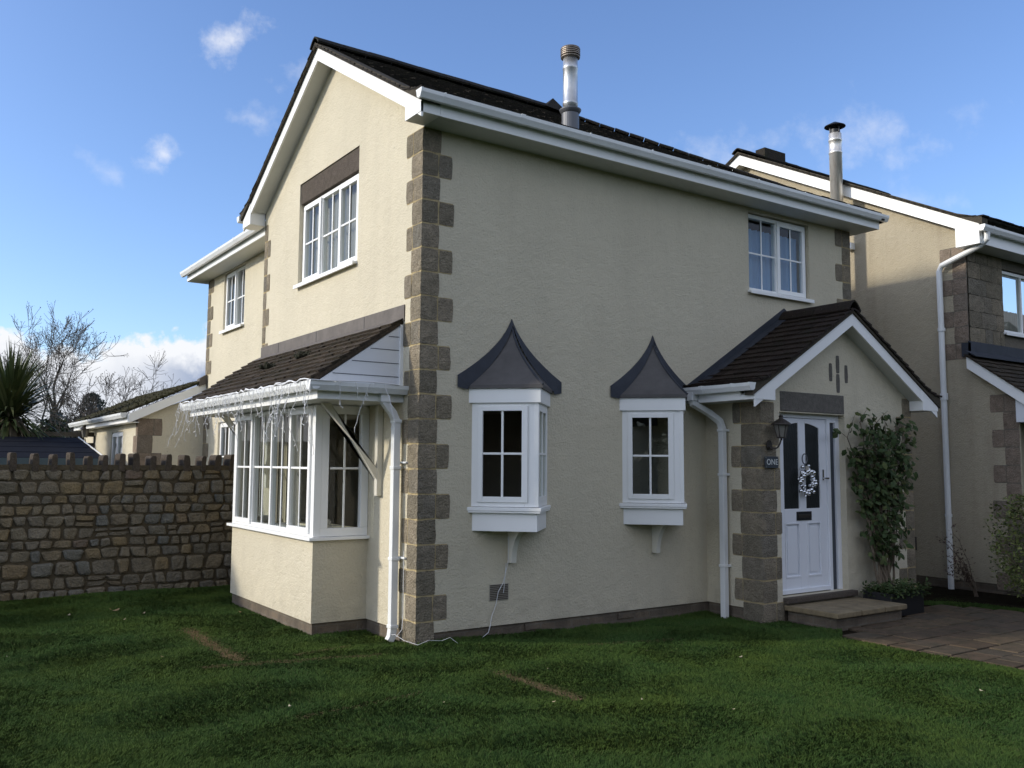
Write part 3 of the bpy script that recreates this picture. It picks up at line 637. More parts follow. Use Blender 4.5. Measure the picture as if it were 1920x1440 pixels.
def oriel(H,xo):
    zs,zh=-.463,.612; w,p=.514,.525
    def tri(s): return [(xo-w*s,0),(xo,-p*s),(xo+w*s,0)]
    fr=MB()
    for sg in (-1,1):
        A=Vector((xo+sg*.475,0,0)); Nn=Vector((xo,-.485,0)); U=(Nn-A); Lf=U.length; U/=Lf; no=Vector((sg*abs(U.y),-abs(U.x),0)).normalized()
        T=lambda u,d,z,A=A,U=U,no=no:tuple(A+U*u+no*d+Vector((0,0,z)))
        fr.T=T; z0,z1=zs+.04,zh
        a,b=.085,Lf-(.135 if sg<0 else .045); pr_=.016 if sg<0 else .003
        fr.box(.0,a,-.07,0,z0,z1); fr.box(b,Lf-.004,-.07,0,z0,z1); fr.box(a,b,-.07,0,z0,z0+.075); fr.box(a,b,-.07,0,z1-.05,z1)
        # sash
        fr.box(a-.022,a+.03,-.02,pr_,z0+.045,z1-.03); fr.box(b-.03,b+(.03 if sg<0 else 0),-.02,pr_,z0+.045,z1-.03); fr.box(a+.03,b-.03,-.02,pr_,z0+.045,z0+.10); fr.box(a+.03,b-.03,-.02,pr_,z1-.08,z1-.03)
        ga,gb,gc,gd=a+.03,b-.03,z0+.10,z1-.08; mm=(ga+gb)/2; mz=(gc+gd)/2
        fr.box(mm-.011,mm+.011,-.02,.002,gc,gd); fr.box(ga,gb,-.02,.003,mz-.011,mz+.011)
        if sg==-1: g=MB()
        gq=-.012 if sg<0 else -.006; g.T=T; g.add([(ga,gq,gc),(gb,gq,gc),(gb,gq,gd),(ga,gq,gd)],[(0,1,2,3)])
    fr.T=None; fr.prism([(xo-.03,-.462),(xo,-.492),(xo+.03,-.462),(xo,-.43)],'z',zs+.042,zh-.002)
    fo=fr.build('oriel_window','white_upvc',H,bevel=.003); g.build('pane','window_glass',fo,recalc=False)
    m=MB(); m.prism(tri(1.02),'z',zs,zs+.035); m.prism(tri(1.0),'z',zs-.02,zs-.001); m.build('sill','white_upvc',fo,bevel=.004)
    m=MB(); m.prism(tri(1.0),'z',zh,.757); m.build('head_board','white_upvc',fo,bevel=.003)
    m=MB(); m.prism(tri(.90),'z',-.665,zs-.021); m.build('base_box','white_upvc',fo,bevel=.004)
    m=MB()
    n=9; pr=[]
    for k in range(n+1): t=math.pi/2*k/n; pr.append((-.035-.20*(1-math.cos(t)),-.99+.325*math.sin(t)))
    poly=[(-.001,-1.0),(-.075,-1.0)]+[(-.075-.20*(1-math.cos(math.pi/2*k/n)),-1.0+.335*(math.sin(math.pi/2*k/n))) for k in range(1,n+1)]+[(-.001,-.665)]
    m.prism(poly,'x',xo-.03,xo+.03); m.build('bracket','painted_timber',fo,bevel=.004)
    # concave lead roof
    K=12; ap=1.45; z0=.757
    def prof(t): q=max(1-t,0); return q*(.62*q+.38)
    m=MB(); wl=w+.03; pl=p+.03
    rows=[]
    for k in range(K+1):
        t=k/K; s=prof(t); z=z0+.035+(ap-z0-.035)*t; rows.append([(xo-wl*s,-.0,z),(xo,-pl*s,z),(xo+wl*s,-.0,z)])
    vs=[q for r_ in rows for q in r_]; fs=[]
    for k in range(K):
        a=3*k; fs+= [(a,a+1,a+4,a+3),(a+1,a+2,a+5,a+4)]
    m.add(vs,fs); m.prism([(xo-wl,0),(xo,-pl),(xo+wl,0)],'z',z0,z0+.036)
    ro=m.build('lead_roof','lead_grey',fo,smooth=False)
    m=MB()     # flashing against the wall and the roll along the nose
    wo=.655; 
    for sg in (-1,1):
        for k in range(K):
            q=[]
            for kk in (k,k+1):
                t=kk/K; si=prof(t); zi=z0+.02+(ap-z0-.02)*t; zo=.885+(1.515-.885)*t; so_=wo*prof(t)
                q.append(((xo+sg*wl*si*.98,zi),(xo+sg*so_,zo)))
            (i0,o0),(i1,o1)=q
            m.add([(i0[0],-.004,i0[1]),(o0[0],-.004,o0[1]),(o1[0],-.004,o1[1]),(i1[0],-.004,i1[1]),(i0[0],-.03,i0[1]),(o0[0],-.014,o0[1]),(o1[0],-.014,o1[1]),(i1[0],-.03,i1[1])],[(4,5,6,7),(1,2,6,5),(0,1,5,4),(2,3,7,6)])
        t0=(xo+sg*wl,z0+.02); m.add([(t0[0]*.0+xo+sg*wl*.98,-.03,z0+.02),(xo+sg*wo,-.014,.885),(xo+sg*wo,-.014,.765),(xo+sg*wl*1.0,-.03,.745)],[(0,1,2,3)])
    m.tube([(xo,-pl*prof(k/K)-.004,z0+.035+(ap-z0-.035)*k/K) for k in range(K+1)],.011,6)
    m.build('flashing','lead_dark',ro)

def porch(H):
    P0,P1,D=3.962,6.975,.841; T=facing_s(-D); xm=5.467; zc=.738; e2=.325; yf=-D-.19
    ap=1.884; sl=(ap-.987)/(xm-3.951)
    m=MB(T); dh=(4.295,5.53,-1.50,.63)
    wall(m,P0+.002,P1,ZP,.80,[dh],.12); m.T=facing_w(P0); 
    m.T=facing_w(P0); wall(m,-D+.002,0,ZP,.80,[],.12); m.T=None; m.box(P1-.12,P1,-D+.004,0,ZP,.80)
    zw=lambda x:ap-.16-sl*abs(x-xm)
    m.prism([(P0,.80),(P1,.80),(P1,zw(P1)+.1),(xm,ap-.06),(P0,zw(P0)+.1)],'y',-D,-D+.12); m.build('porch_wall','cream_render',H)
    m=MB(); m.box(P0+.02,4.30,-D+.02,0,-1.95,ZP); m.box(5.53,P1-.02,-D+.02,0,-1.95,ZP); m.box(4.30,5.53,-D+.02,0,-1.95,-1.56); m.build('porch_plinth','plinth_brick',H)
    m=MB(); m.box(4.3,P1-.12,-.30,-.10,-1.5,.8); m.build('porch_lobby','interior_dark',H)
    quoins(H,P0,-D,-1.80,.74,1,1,(.255,.335),(.30,.43),.2425,start=1,name='porch_quoins')
    quoins(H,P1,-D,-1.80,.90,-1,0,(.20,.36),(.1,.1),.2425,start=0,name='porch_quoins')
    m=MB(T); m.box(4.31,5.525,-.10,.006,.640,.875); m.build('porch_lintel','lintel_grey',H,bevel=.008)
    m=MB(T)
    for (x0,x1,z0,z1) in ((5.243,5.305,1.04,1.265),(5.385,5.452,.905,1.14),(5.385,5.452,1.148,1.37),(5.555,5.618,1.035,1.262)): rock(m,x0,x1,z0,z1,.008,.004,-.02,.02)
    m.T=None; m.build('stone_inset','lintel_grey',H)
    # roof
    c=math.cos(math.atan(sl)); s=math.sin(math.atan(sl)); xe=e2+.045; half=xm-P0+xe; Lv=half/c; ze=ap-sl*half
    kick=lambda v:.10*max(0,1-v/.38)**1.3
    TL=lambda u,v,w:(P0-xe+v*c-w*s,u,ze+.035+v*s+w*c+kick(v)); TRr=lambda u,v,w:(2*xm-P0+xe-v*c+w*s,u,ze+.035+v*s+w*c+kick(v))
    m=MB(); yb=-.01
    for T_ in (TL,TRr):
        m.T=T_; tiles(m,T_,lambda v:yf-.045+random.uniform(0,.01),lambda v:yb,Lv,gauge=.15,width=.20,th=.022,jit=.009)
        m.T=None; m.add([T_(yf-.03,0,0),T_(yb,0,0),T_(yb,.38,0),T_(yf-.03,.38,0)],[(0,1,2,3)]); m.add([T_(yf-.03,.38,0),T_(yb,.38,0),T_(yb,Lv,0),T_(yf-.03,Lv,0)],[(0,1,2,3)])
    ridge_caps(m,(xm,yf-.045,ap+.155),(xm,yb,ap+.155),r=.13,drop=.125,step=.36); m.build('porch_roof','porch_tile',H)
    v=MB()
    for sg in (-1,1):
        X=lambda d:xm+sg*d; q=half-.01; v.prism([(X(0),ap),(X(q),ap-sl*q),(X(q),ap-sl*q+.135),(X(q-.32),ap-sl*(q-.32)+.065),(X(0),ap+.065)],'y',yf-.022,yf+.1)
    v.build('porch_verge','verge_mortar',H)
    bb=MB(); dp=.155
    for sg in (-1,1):
        X=lambda d:xm+sg*d; k=half-.06
        bb.prism([(X(0),ap-.004),(X(k),ap-sl*k-.004),(X(k),ap-sl*k-dp),(X(0),ap-dp)],'y',yf-.004,yf+.018)
    bb.build('porch_bargeboard','white_upvc',H)
    for sg in (-1,1):
        bx=MB()
        X=lambda d:xm+sg*d; a=xm-P0+e2; i_=xm-P0-.03 if sg<0 else xm-P0-.03
        bx.prism([(X(i_),.738),(X(a),.738),(X(a),ap-sl*a-.012),(X(i_),ap-sl*i_-.012)],'y',yf-.008,-D-.001)
        bx.build('porch_eaves_box','white_upvc',H,bevel=.003)
    sf=MB()
    for sg in (-1,1):
        X=lambda d:xm+sg*d; a=xm-P0; sf.prism([(X(0),ap-dp+.01),(X(a),ap-sl*a-dp+.01),(X(a),ap-sl*a-dp+.022),(X(0),ap-dp+.022)],'y',yf+.018,-D)
        x0,x1=sorted((X(a+.0),X(a+e2-.02))); sf.box(x0,x1,-D,0,.740,.75)
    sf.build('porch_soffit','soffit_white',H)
    fa=MB(); fa.box(P0-e2,P0-e2+.02,-D,0,.738,.90); fa.build('porch_fascia','white_upvc',H); fa=MB(); fa.box(P1+e2-.02,P1+e2,-D,0,.738,.90); fa.build('porch_fascia','white_upvc',H)
    gutter(H,(P0-e2,yf-.03,.915),(P0-e2,-.0,.915),(-1,0,0),brk=.45)
    # lead flashing up the wall, both slopes
    m=MB(); 
    for sg in (-1,1):
        X=lambda d:xm+sg*d; zz=lambda d:ap-sl*d
        m.hexa([(X(-.06*0),-.001,zz(0)+.20),(X(half+.02),-.001,zz(half)+.14),(X(half+.02),-.001,zz(half)+.03),(X(0),-.001,zz(0)+.03)],[(X(0),-.016,zz(0)+.20),(X(half+.02),-.016,zz(half)+.14),(X(half+.02),-.016,zz(half)+.03),(X(0),-.016,zz(0)+.03)])
        m.hexa([(X(0),-.016,zz(0)+.10),(X(half+.02),-.016,zz(half)+.072),(X(half+.02),-.13,zz(half)+.060),(X(0),-.13,zz(0)+.085)],[(X(0),-.016,zz(0)+.108),(X(half+.02),-.016,zz(half)+.08),(X(half+.02),-.13,zz(half)+.068),(X(0),-.13,zz(0)+.093)])
    m.build('porch_flashing','lead_dark',H)
    # downpipe at the porch side
    m=MB(); x=P0-.075; tube_sq(m,[(P0-e2-.055,-.15,.84),(P0-e2-.055,-.16,.73),(x-.09,-.22,.62),(x,-.30,.52),(x,-.335,.44),(x,-.335,-1.80)],.07,(0,1,0))
    for z in (.40,-.12,-1.18): m.box(x-.045,x+.075,-.38,-.29,z,z+.03)
    m.box(P0-e2-.105,P0-e2-.01,-.205,-.105,.76,.86); m.build('porch_downpipe','gutter_white',H,bevel=.005)
    # front door with its side light : T at recess
    rc=.085; T=facing_s(-D+rc); f=MB(T)
    f.box(4.20,5.56,-.07,.0,.575,.635); f.box(4.20,4.268,-.07,0,-1.50,.575); f.box(5.278,5.335,-.07,.012,-1.50,.575); f.box(5.455,5.56,-.07,.0,-1.50,.575); f.box(5.335,5.455,-.07,.0,.535,.575); f.build('door_frame','door_white',H,bevel=.004)
    g=MB(T); g.box(5.335,5.455,-.05,-.03,-1.50,.535); g.build('side_light','grey_strip',H)
    d=MB(T); a,b=4.24,5.276; z0,z1=-1.488,.570
    d.box(a,b,-.06,-.034,z0,z1)
    st=(4.478,4.755,4.884,5.150)   # glass/panel edges
    d.box(a,st[0],-.034,-.012,z0,z1); d.box(st[3],b,-.034,-.012,z0,z1); d.box(st[1],st[2],-.034,-.012,z0,z1)
    for p,q in ((st[0],st[1]),(st[2],st[3])):
        d.box(p,q,-.034,-.012,-.665,-.505); d.box(p,q,-.034,-.012,z0,-1.31)
        # arched head rail
        inner=(p==st[0]); hi,lo=.515,.46
        N_=6; 
        for k in range(N_):
            t0,t1=k/N_,(k+1)/N_; fz=lambda t:lo+(hi-lo)*math.sin(math.pi/2*(t if inner else 1-t)); u0,u1=p+(q-p)*t0,p+(q-p)*t1
            d.add([(u0,-.034,fz(t0)),(u1,-.034,fz(t1)),(u1,-.034,z1),(u0,-.034,z1),(u0,-.012,fz(t0)),(u1,-.012,fz(t1)),(u1,-.012,z1),(u0,-.012,z1)],[(4,5,6,7),(0,1,5,4),(3,2,6,7)])
        # raised panel with its moulding
        mo=.022
        for (x0,x1,y0,y1) in ((p,p+mo,-1.31,-.665),(q-mo,q,-1.31,-.665),(p+mo,q-mo,-1.31,-1.31+mo),(p+mo,q-mo,-.665-mo,-.665)): d.box(x0,x1,-.034,-.005,y0,y1)
        d.box(p+.05,q-.05,-.034,-.018,-1.26,-.715)
    d.box(a+.0,b-.0,-.03,.012,z0,z0+.05)
    dr=d.build('front_door','door_white',H,bevel=.004)
    g=MB(T)
    for p,q in ((st[0],st[1]),(st[2],st[3])): g.box(p,q,-.0335,-.026,-.505,.53)
    g.build('pane','obscured_glass',dr)
    l=MB(T); l.box(4.69,4.965,-.012,-.002,-.645,-.54); l.build('letterbox','black_metal',dr,bevel=.003)
    l=MB(T); l.box(4.715,4.94,-.002,.004,-.615,-.572); l.build('letterbox_flap','lamp_bronze',dr,bevel=.003)
    l=MB(T); l.box(5.192,5.218,-.012,.0,-.17,-.04); l.box(5.197,5.213,0,.035,-.155,-.137); l.box(5.197,5.262,.03,.043,-.157,-.137); l.build('handle','chrome',dr,bevel=.003)
    m=MB(T); m.box(4.30,5.61,-.10,.16,-1.565,-1.502); m.build('door_sill','lintel_stone',H,bevel=.008)

def wing(H):
    xr,Y3=.452,8.936; T=facing_w(xr); m=MB(T); up_=(6.85,7.98,2.26,3.29); lo=(6.9,8.05,-.50,.69)
    wall(m,WG,Y3,-1.75,3.32,[up_,lo],.3); m.T=None; m.box(xr+.003,4.3,Y3-.3,Y3-.002,-1.75,3.32); m.box(4.0,4.3,WG,Y3-.3,-1.75,3.32)
    m.box(xr+.3,4,WG,Y3-.3,.7,.95) 
    m.build('wing_wall','cream_render',H)
    window(H,T,6.86,7.97,2.27,3.285,'fs',rec=.045,curtain=[(6.9,7.95,'curtain_patterned',.12,2.3,3.28)]); window(H,T,6.91,8.04,-.49,.685,'fs',rec=.045,curtain=[(6.95,7.3,'curtain_net',.14,-.45,.65)])
    quoins(H,xr,Y3,-.9,3.31,0,-1,(.1,.1),(.20,.36),.2425,start=0,name='wing_quoins')
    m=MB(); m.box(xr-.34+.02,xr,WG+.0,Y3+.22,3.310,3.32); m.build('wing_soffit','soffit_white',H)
    m=MB(); m.box(xr-.34,xr-.32,WG+.05,Y3+.2,3.305,3.44); m.box(xr-.32,xr+.1,Y3+.2,Y3+.22,3.305,3.5); m.build('wing_fascia','white_upvc',H)
    gutter(H,(xr-.34,WG+.4,3.475),(xr-.34,Y3+.27,3.475),(-1,0,0),brk=.8)
    sl=.58; c=math.cos(math.atan(sl)); s=math.sin(math.atan(sl)); TT=lambda u,v,w:(xr-.38+v*c-w*s,u,3.44+v*s+w*c); Lw=2.2/c
    m=MB(TT); tiles(m,TT,lambda v:WG+.4,lambda v:Y3+.24,Lw,gauge=.125,width=.18,th=.015); m.add([(WG+.35,0,0),(Y3+.24,0,0),(Y3+.24,Lw,0),(WG+.35,Lw,0)],[(0,1,2,3)])
    m.T=None; m.prism([(xr-.30,3.44),(xr+1.9,3.44+1.27),(xr+4.1,3.44)],'y',WG+.36,Y3+.1); m.build('wing_roof','roof_tile',H)
    # single-storey extension behind
    ex,E0,E1=-.673,Y3,14.4; T=facing_w(ex); m=MB(T); dr=(10.15,11.2,-1.6,.56)
    wall(m,E0,E1,-1.75,.78,[dr],.25); m.T=None; m.prism([(ex+.003,-1.75),(xr+.02,-1.75),(xr+.02,1.25),(ex+.003,.78)],'y',E0-.001,E0+.2); m.box(ex+.5,ex+.6,E0+.2,E1,-1.7,.9)
    m.build('extension_wall','cream_render',H)
    quoins(H,ex,E0,-.75,.76,1,1,(.27,.42),(.15,.3),.28,start=1,mats=('quoin_brown','grey_mortar'),name='extension_quoins')
    window(H,T,10.15,11.2,-1.5,.56,'ss',rec=.03,sill=False,hbar=False,vbar=False,name='extension_door')
    xe,zE=ex-.19,.80; xt,zt_=xr+.02,1.42; sl=(zt_-zE)/(xt-xe); c=math.cos(math.atan(sl)); s=math.sin(math.atan(sl)); Le=(xt-xe)/c
    TT=lambda u,v,w:(xe+v*c-w*s,u,zE+.06+v*s+w*c); m=MB(TT); tiles(m,TT,lambda v:E0-.12,lambda v:E1+.1,Le,gauge=.14,width=.22,th=.025,jit=.02)
    m.add([(E0-.1,0,0),(E1+.1,0,0),(E1+.1,Le,0),(E0-.1,Le,0)],[(0,1,2,3)]); m.build('extension_roof','mossy_tile',H)
    m=MB(); m.prism([(xe+.02,zE-.13),(xt,zt_-.11),(xt,zt_+.04),(xe+.02,zE+.03)],'y',E0-.10,E0-.08); m.build('extension_bargeboard','white_upvc',H)
    m=MB(); m.box(xe,xe+.02,E0-.08,E1,zE-.12,zE+.02); m.box(xe+.02,ex,E0-.08,E1,zE-.12,zE-.11); m.build('extension_fascia','white_upvc',H)
    gutter(H,(xe,E0-.05,zE+.04),(xe,E1+.05,zE+.04),(-1,0,0),brk=1.2)
    m=MB(); m.prism([(xr-.14,1.36),(xr-.0,1.42),(xr,1.58),(xr-.02,1.58),(xr-.14,1.50)],'y',E0-.13,E0+.02); m.build('lead_corner','lead_flashing',H)
house()

# ------------------------------------------------------------------ neighbouring house
def neighbour():
    X=8.597; yc=-.80; H=thing('detached_house',(X,0,-1.7),'tan rendered neighbouring house at the right edge with dark stone front and white bargeboard','house')
    ym,ap=3.25,5.72; ye=-1.12; sl=(5.72-3.47)/(ym-ye); ov=.212; T=facing_w(X); Y1=2*ym-yc
    zt=lambda y:ap-sl*abs(y-ym)
    m=MB(T); wall(m,yc,Y1,-1.62,3.40,[],.3); m.T=None; m.prism([(yc,3.40),(Y1,3.40),(Y1,zt(Y1)-.1),(ym,ap-.06),(yc,zt(yc)-.1)],'x',X,X+.3)
    m.box(X,X+.3,-1.46,yc,-1.62,1.02); m.prism([(-1.46,1.02),(yc,1.02),(yc,1.50)],'x',X,X+.3)
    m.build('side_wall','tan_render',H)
    m=MB(); m.box(X+.02,X+.3,-1.44,Y1,-2,-1.62); m.build('plinth','plinth_brick',H)
    # stone faced front
    m=MB(facing_s(yc)); wx=(9.60,10.9,2.03,3.02)
    z=1.55; row=0
    mm=MB(facing_s(yc)); wall(mm,X+.02,14,1.0,3.20,[wx],.3); mm.build('front_wall','grey_mortar',H)
    while z<3.17:
        u=X+.02+ (0 if row%2 else 0); first=True
        while u<11.5:
            w=random.choice([.22,.34,.42,.5]); hh=.2425; a,b=u+.004,u+w-.004
            if not (z+hh>wx[2]-.02 and z<wx[3] and b>wx[0]-.02 and a<wx[1]):
                rock(m,a,b,z+.004,min(z+hh-.004,3.17),.014)
            elif a<wx[0]-.06: rock(m,a,wx[0]-.01,z+.004,min(z+hh-.004,3.17),.014)
            u+=w
        z+=.2425; row+=1
    m.build('stone_facing','quoin_stone',H)
    quoins(H,X,yc,1.57,3.24,0,1,(.2,.2),(.23,.42),.239,start=0,mats=('quoin_brown','grey_mortar'))
    quoins(H,X,-1.44,-1.7,1.02,1,1,(.25,.4),(.20,.38),.247,start=0,mats=('quoin_brown','grey_mortar'))
    window(H,facing_s(yc),9.60,10.9,2.04,3.01,'ff',rec=.04,vbar=False,hbar=False,curtain=[(9.66,10.85,'curtain_net',.2,2.08,2.45)])
    # roof
    c=math.cos(math.atan(sl)); s=math.sin(math.atan(sl)); y_=ye-.07; Lv=(ym-y_)/c
    kick=lambda v:.10*max(0,1-v/.42)**1.3
    TF=lambda u,v,w:(u,y_+v*c-w*s,zt(y_)+v*s+w*c+kick(v)); TB=lambda u,v,w:(u,2*ym-y_-v*c+w*s,zt(y_)+v*s+w*c+kick(v))
    m=MB()
    for T_ in (TF,TB):
        m.T=T_; tiles(m,T_,lambda v:X-ov-.05+random.uniform(0,.012),lambda v:12.6 if T_ is TF else 9.4,Lv,gauge=.125,width=.168,th=.015,jit=.007)
        m.add([(X-ov-.03,0,0),(14,0,0),(14,.42,0),(X-ov-.03,.42,0)],[(0,1,2,3)]); m.add([(X-ov-.03,.42,0),(14,.42,0),(14,Lv,0),(X-ov-.03,Lv,0)],[(0,1,2,3)])
    m.T=None; ridge_caps(m,(X-ov-.05,ym,ap+.12),(13,ym,ap+.12),r=.13,drop=.075); m.box(8.98,9.57,ym-.11,ym+.11,ap,ap+.235)
    m.build('roof','roof_tile',H)
    v=MB()
    for sg in (-1,1):
        Y=lambda d:ym+sg*d; a=ym-y_-.01; k=a-.36
        v.prism([(Y(0),zt(Y(0))-.006),(Y(a),zt(Y(a))-.006),(Y(a),zt(Y(a))+.10),(Y(k),zt(Y(k))+.045),(Y(0),zt(Y(0))+.045)],'x',X-ov-.037,X-.10)
    v.build('verge','verge_mortar',H)
    b_=MB(); dp=.19
    for a,b in ((ye,ym),(ym,2*ym-ye)): b_.prism([(a,zt(a)-.008),(b,zt(b)-.008),(b,zt(b)-dp),(a,zt(a)-dp)],'x',X-ov,X-ov+.022)
    b_.build('bargeboard','white_upvc',H)
    b2=MB(); b2.prism([(ye,3.175),(yc+.03,3.175),(yc+.03,zt(yc)-.02),(ye,zt(ye)-.015)],'x',X-ov-.007,X-.001); b2.build('eaves_box','white_upvc',H,bevel=.003)
    s_=MB()
    for a,b in ((yc,ym),(ym,Y1)): s_.prism([(a,zt(a)-dp+.01),(b,zt(b)-dp+.01),(b,zt(b)-dp+.02),(a,zt(a)-dp+.02)],'x',X-ov+.022,X)
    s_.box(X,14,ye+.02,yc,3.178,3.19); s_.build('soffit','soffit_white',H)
    f=MB(); f.box(X,14,ye,ye+.02,3.176,3.36); f.build('fascia','white_upvc',H)
    gutter(H,(X-ov-.06,ye-.002,3.42),(13.5,ye-.002,3.42),(0,-1,0))
    # rainwater pipe : swan neck back to the gable wall and down
    m=MB(); x=X-.085
    pts=[(X-.12,ye-.06,3.33),(X-.12,ye-.055,3.24),(X-.10,ye+.05,3.17),(x,-.47,2.98),(x,-.43,2.90),(x,-.44,-1.78)]
    m.tube(pts,.042,12); m.lathe([(.055,0),(.055,.10)],(x,-.437,.98),12); m.lathe([(.052,0),(.052,.05)],(x,-.435,2.0),12); m.lathe([(.05,0),(.05,.04)],(x,-.44,-.72),12); m.build('downpipe','gutter_white',H,smooth=False)
    # flue on the gable wall
    fx,fy=8.245,1.10; o=MB(); o.lathe([(.10,-.2),(.10,2.98),(.106,2.985),(.106,3.02),(.10,3.025),(.10,3.19),(.106,3.195),(.106,3.23),(.10,3.235),(.10,3.32),(.085,3.33)],(fx,fy,2.1),28); fo=o.build('flue','stainless_steel',H,smooth=True)
    o=MB(); o.lathe([(.08,3.32),(.08,3.39)],(fx,fy,2.1),20); o.lathe([(.03,3.52),(.165,3.45),(.168,3.44),(.03,3.46)],(fx,fy,2.1),28)
    for k in range(3):
        a=2*math.pi*k/3+.4; o.box(fx+.08*math.cos(a)-.008,fx+.08*math.cos(a)+.008,fy+.08*math.sin(a)-.008,fy+.08*math.sin(a)+.008,5.44,5.57)
    o.build('rain_cap','black_metal',fo,smooth=False)
    # single storey front projection
    a=(yc,1.60); b=(-2.2,1.60-.73*1.4); sl2=.73
    c=math.cos(math.atan(sl2)); s=math.sin(math.atan(sl2)); Lp=1.45/c; y2=yc-1.45; z2=1.60-sl2*1.45
    TP=lambda u,v,w:(u,y2+v*c-w*s,z2+v*s+w*c); m=MB(TP); tiles(m,TP,lambda v:X-.17,lambda v:11,Lp,gauge=.13,width=.18,th=.018,jit=.008); m.add([(X-.15,0,0),(14,0,0),(14,Lp,0),(X-.15,Lp,0)],[(0,1,2,3)]); m.build('lean_to_roof','bay_tile',H)
    m=MB(); m.prism([(yc-.02,1.585),(y2,z2-.005),(y2,z2-.17),(yc-.02,1.415)],'x',X-.14,X-.118); m.build('lean_to_bargeboard','white_upvc',H)
    m=MB(); m.prism([(y2+.06,z2-.12),(-1.46,z2+.42),(-1.46,.62),(y2+.06,.62-.02)],'x',X-.10,X+.02); m.build('cladding','cladding_white',H)
    m=MB(); m.box(X-.04,14,yc-.02,yc-.001,1.60,1.82); m.box(X-.04,X-.001,yc-.02,yc+.10,1.60,1.80); m.hexa([(X-.15,yc-.02,1.66),(14,yc-.02,1.66),(14,yc-.16,1.575),(X-.15,yc-.16,1.575)],[(X-.15,yc-.02,1.672),(14,yc-.02,1.672),(14,yc-.16,1.587),(X-.15,yc-.16,1.587)]); m.build('flashing','lead_dark',H)
    m=MB(); m.box(X+.01,14,-1.459,-1.2,-1.7,.95) ; m.build('front_projection_wall','tan_render',H)
    m=MB(T); m.box(1.02-.9,1.02-.65,-.01,.006,-1.25,-1.05); 
    v_=m.build('air_vent','vent_brown',H)
    m=MB(T); m.box(1.03,1.14,.0,.10,3.53,3.64); m.box(1.05,1.10,.10,.16,3.52,3.56); m.build('wall_sensor','white_upvc',H,bevel=.006)
neighbour()

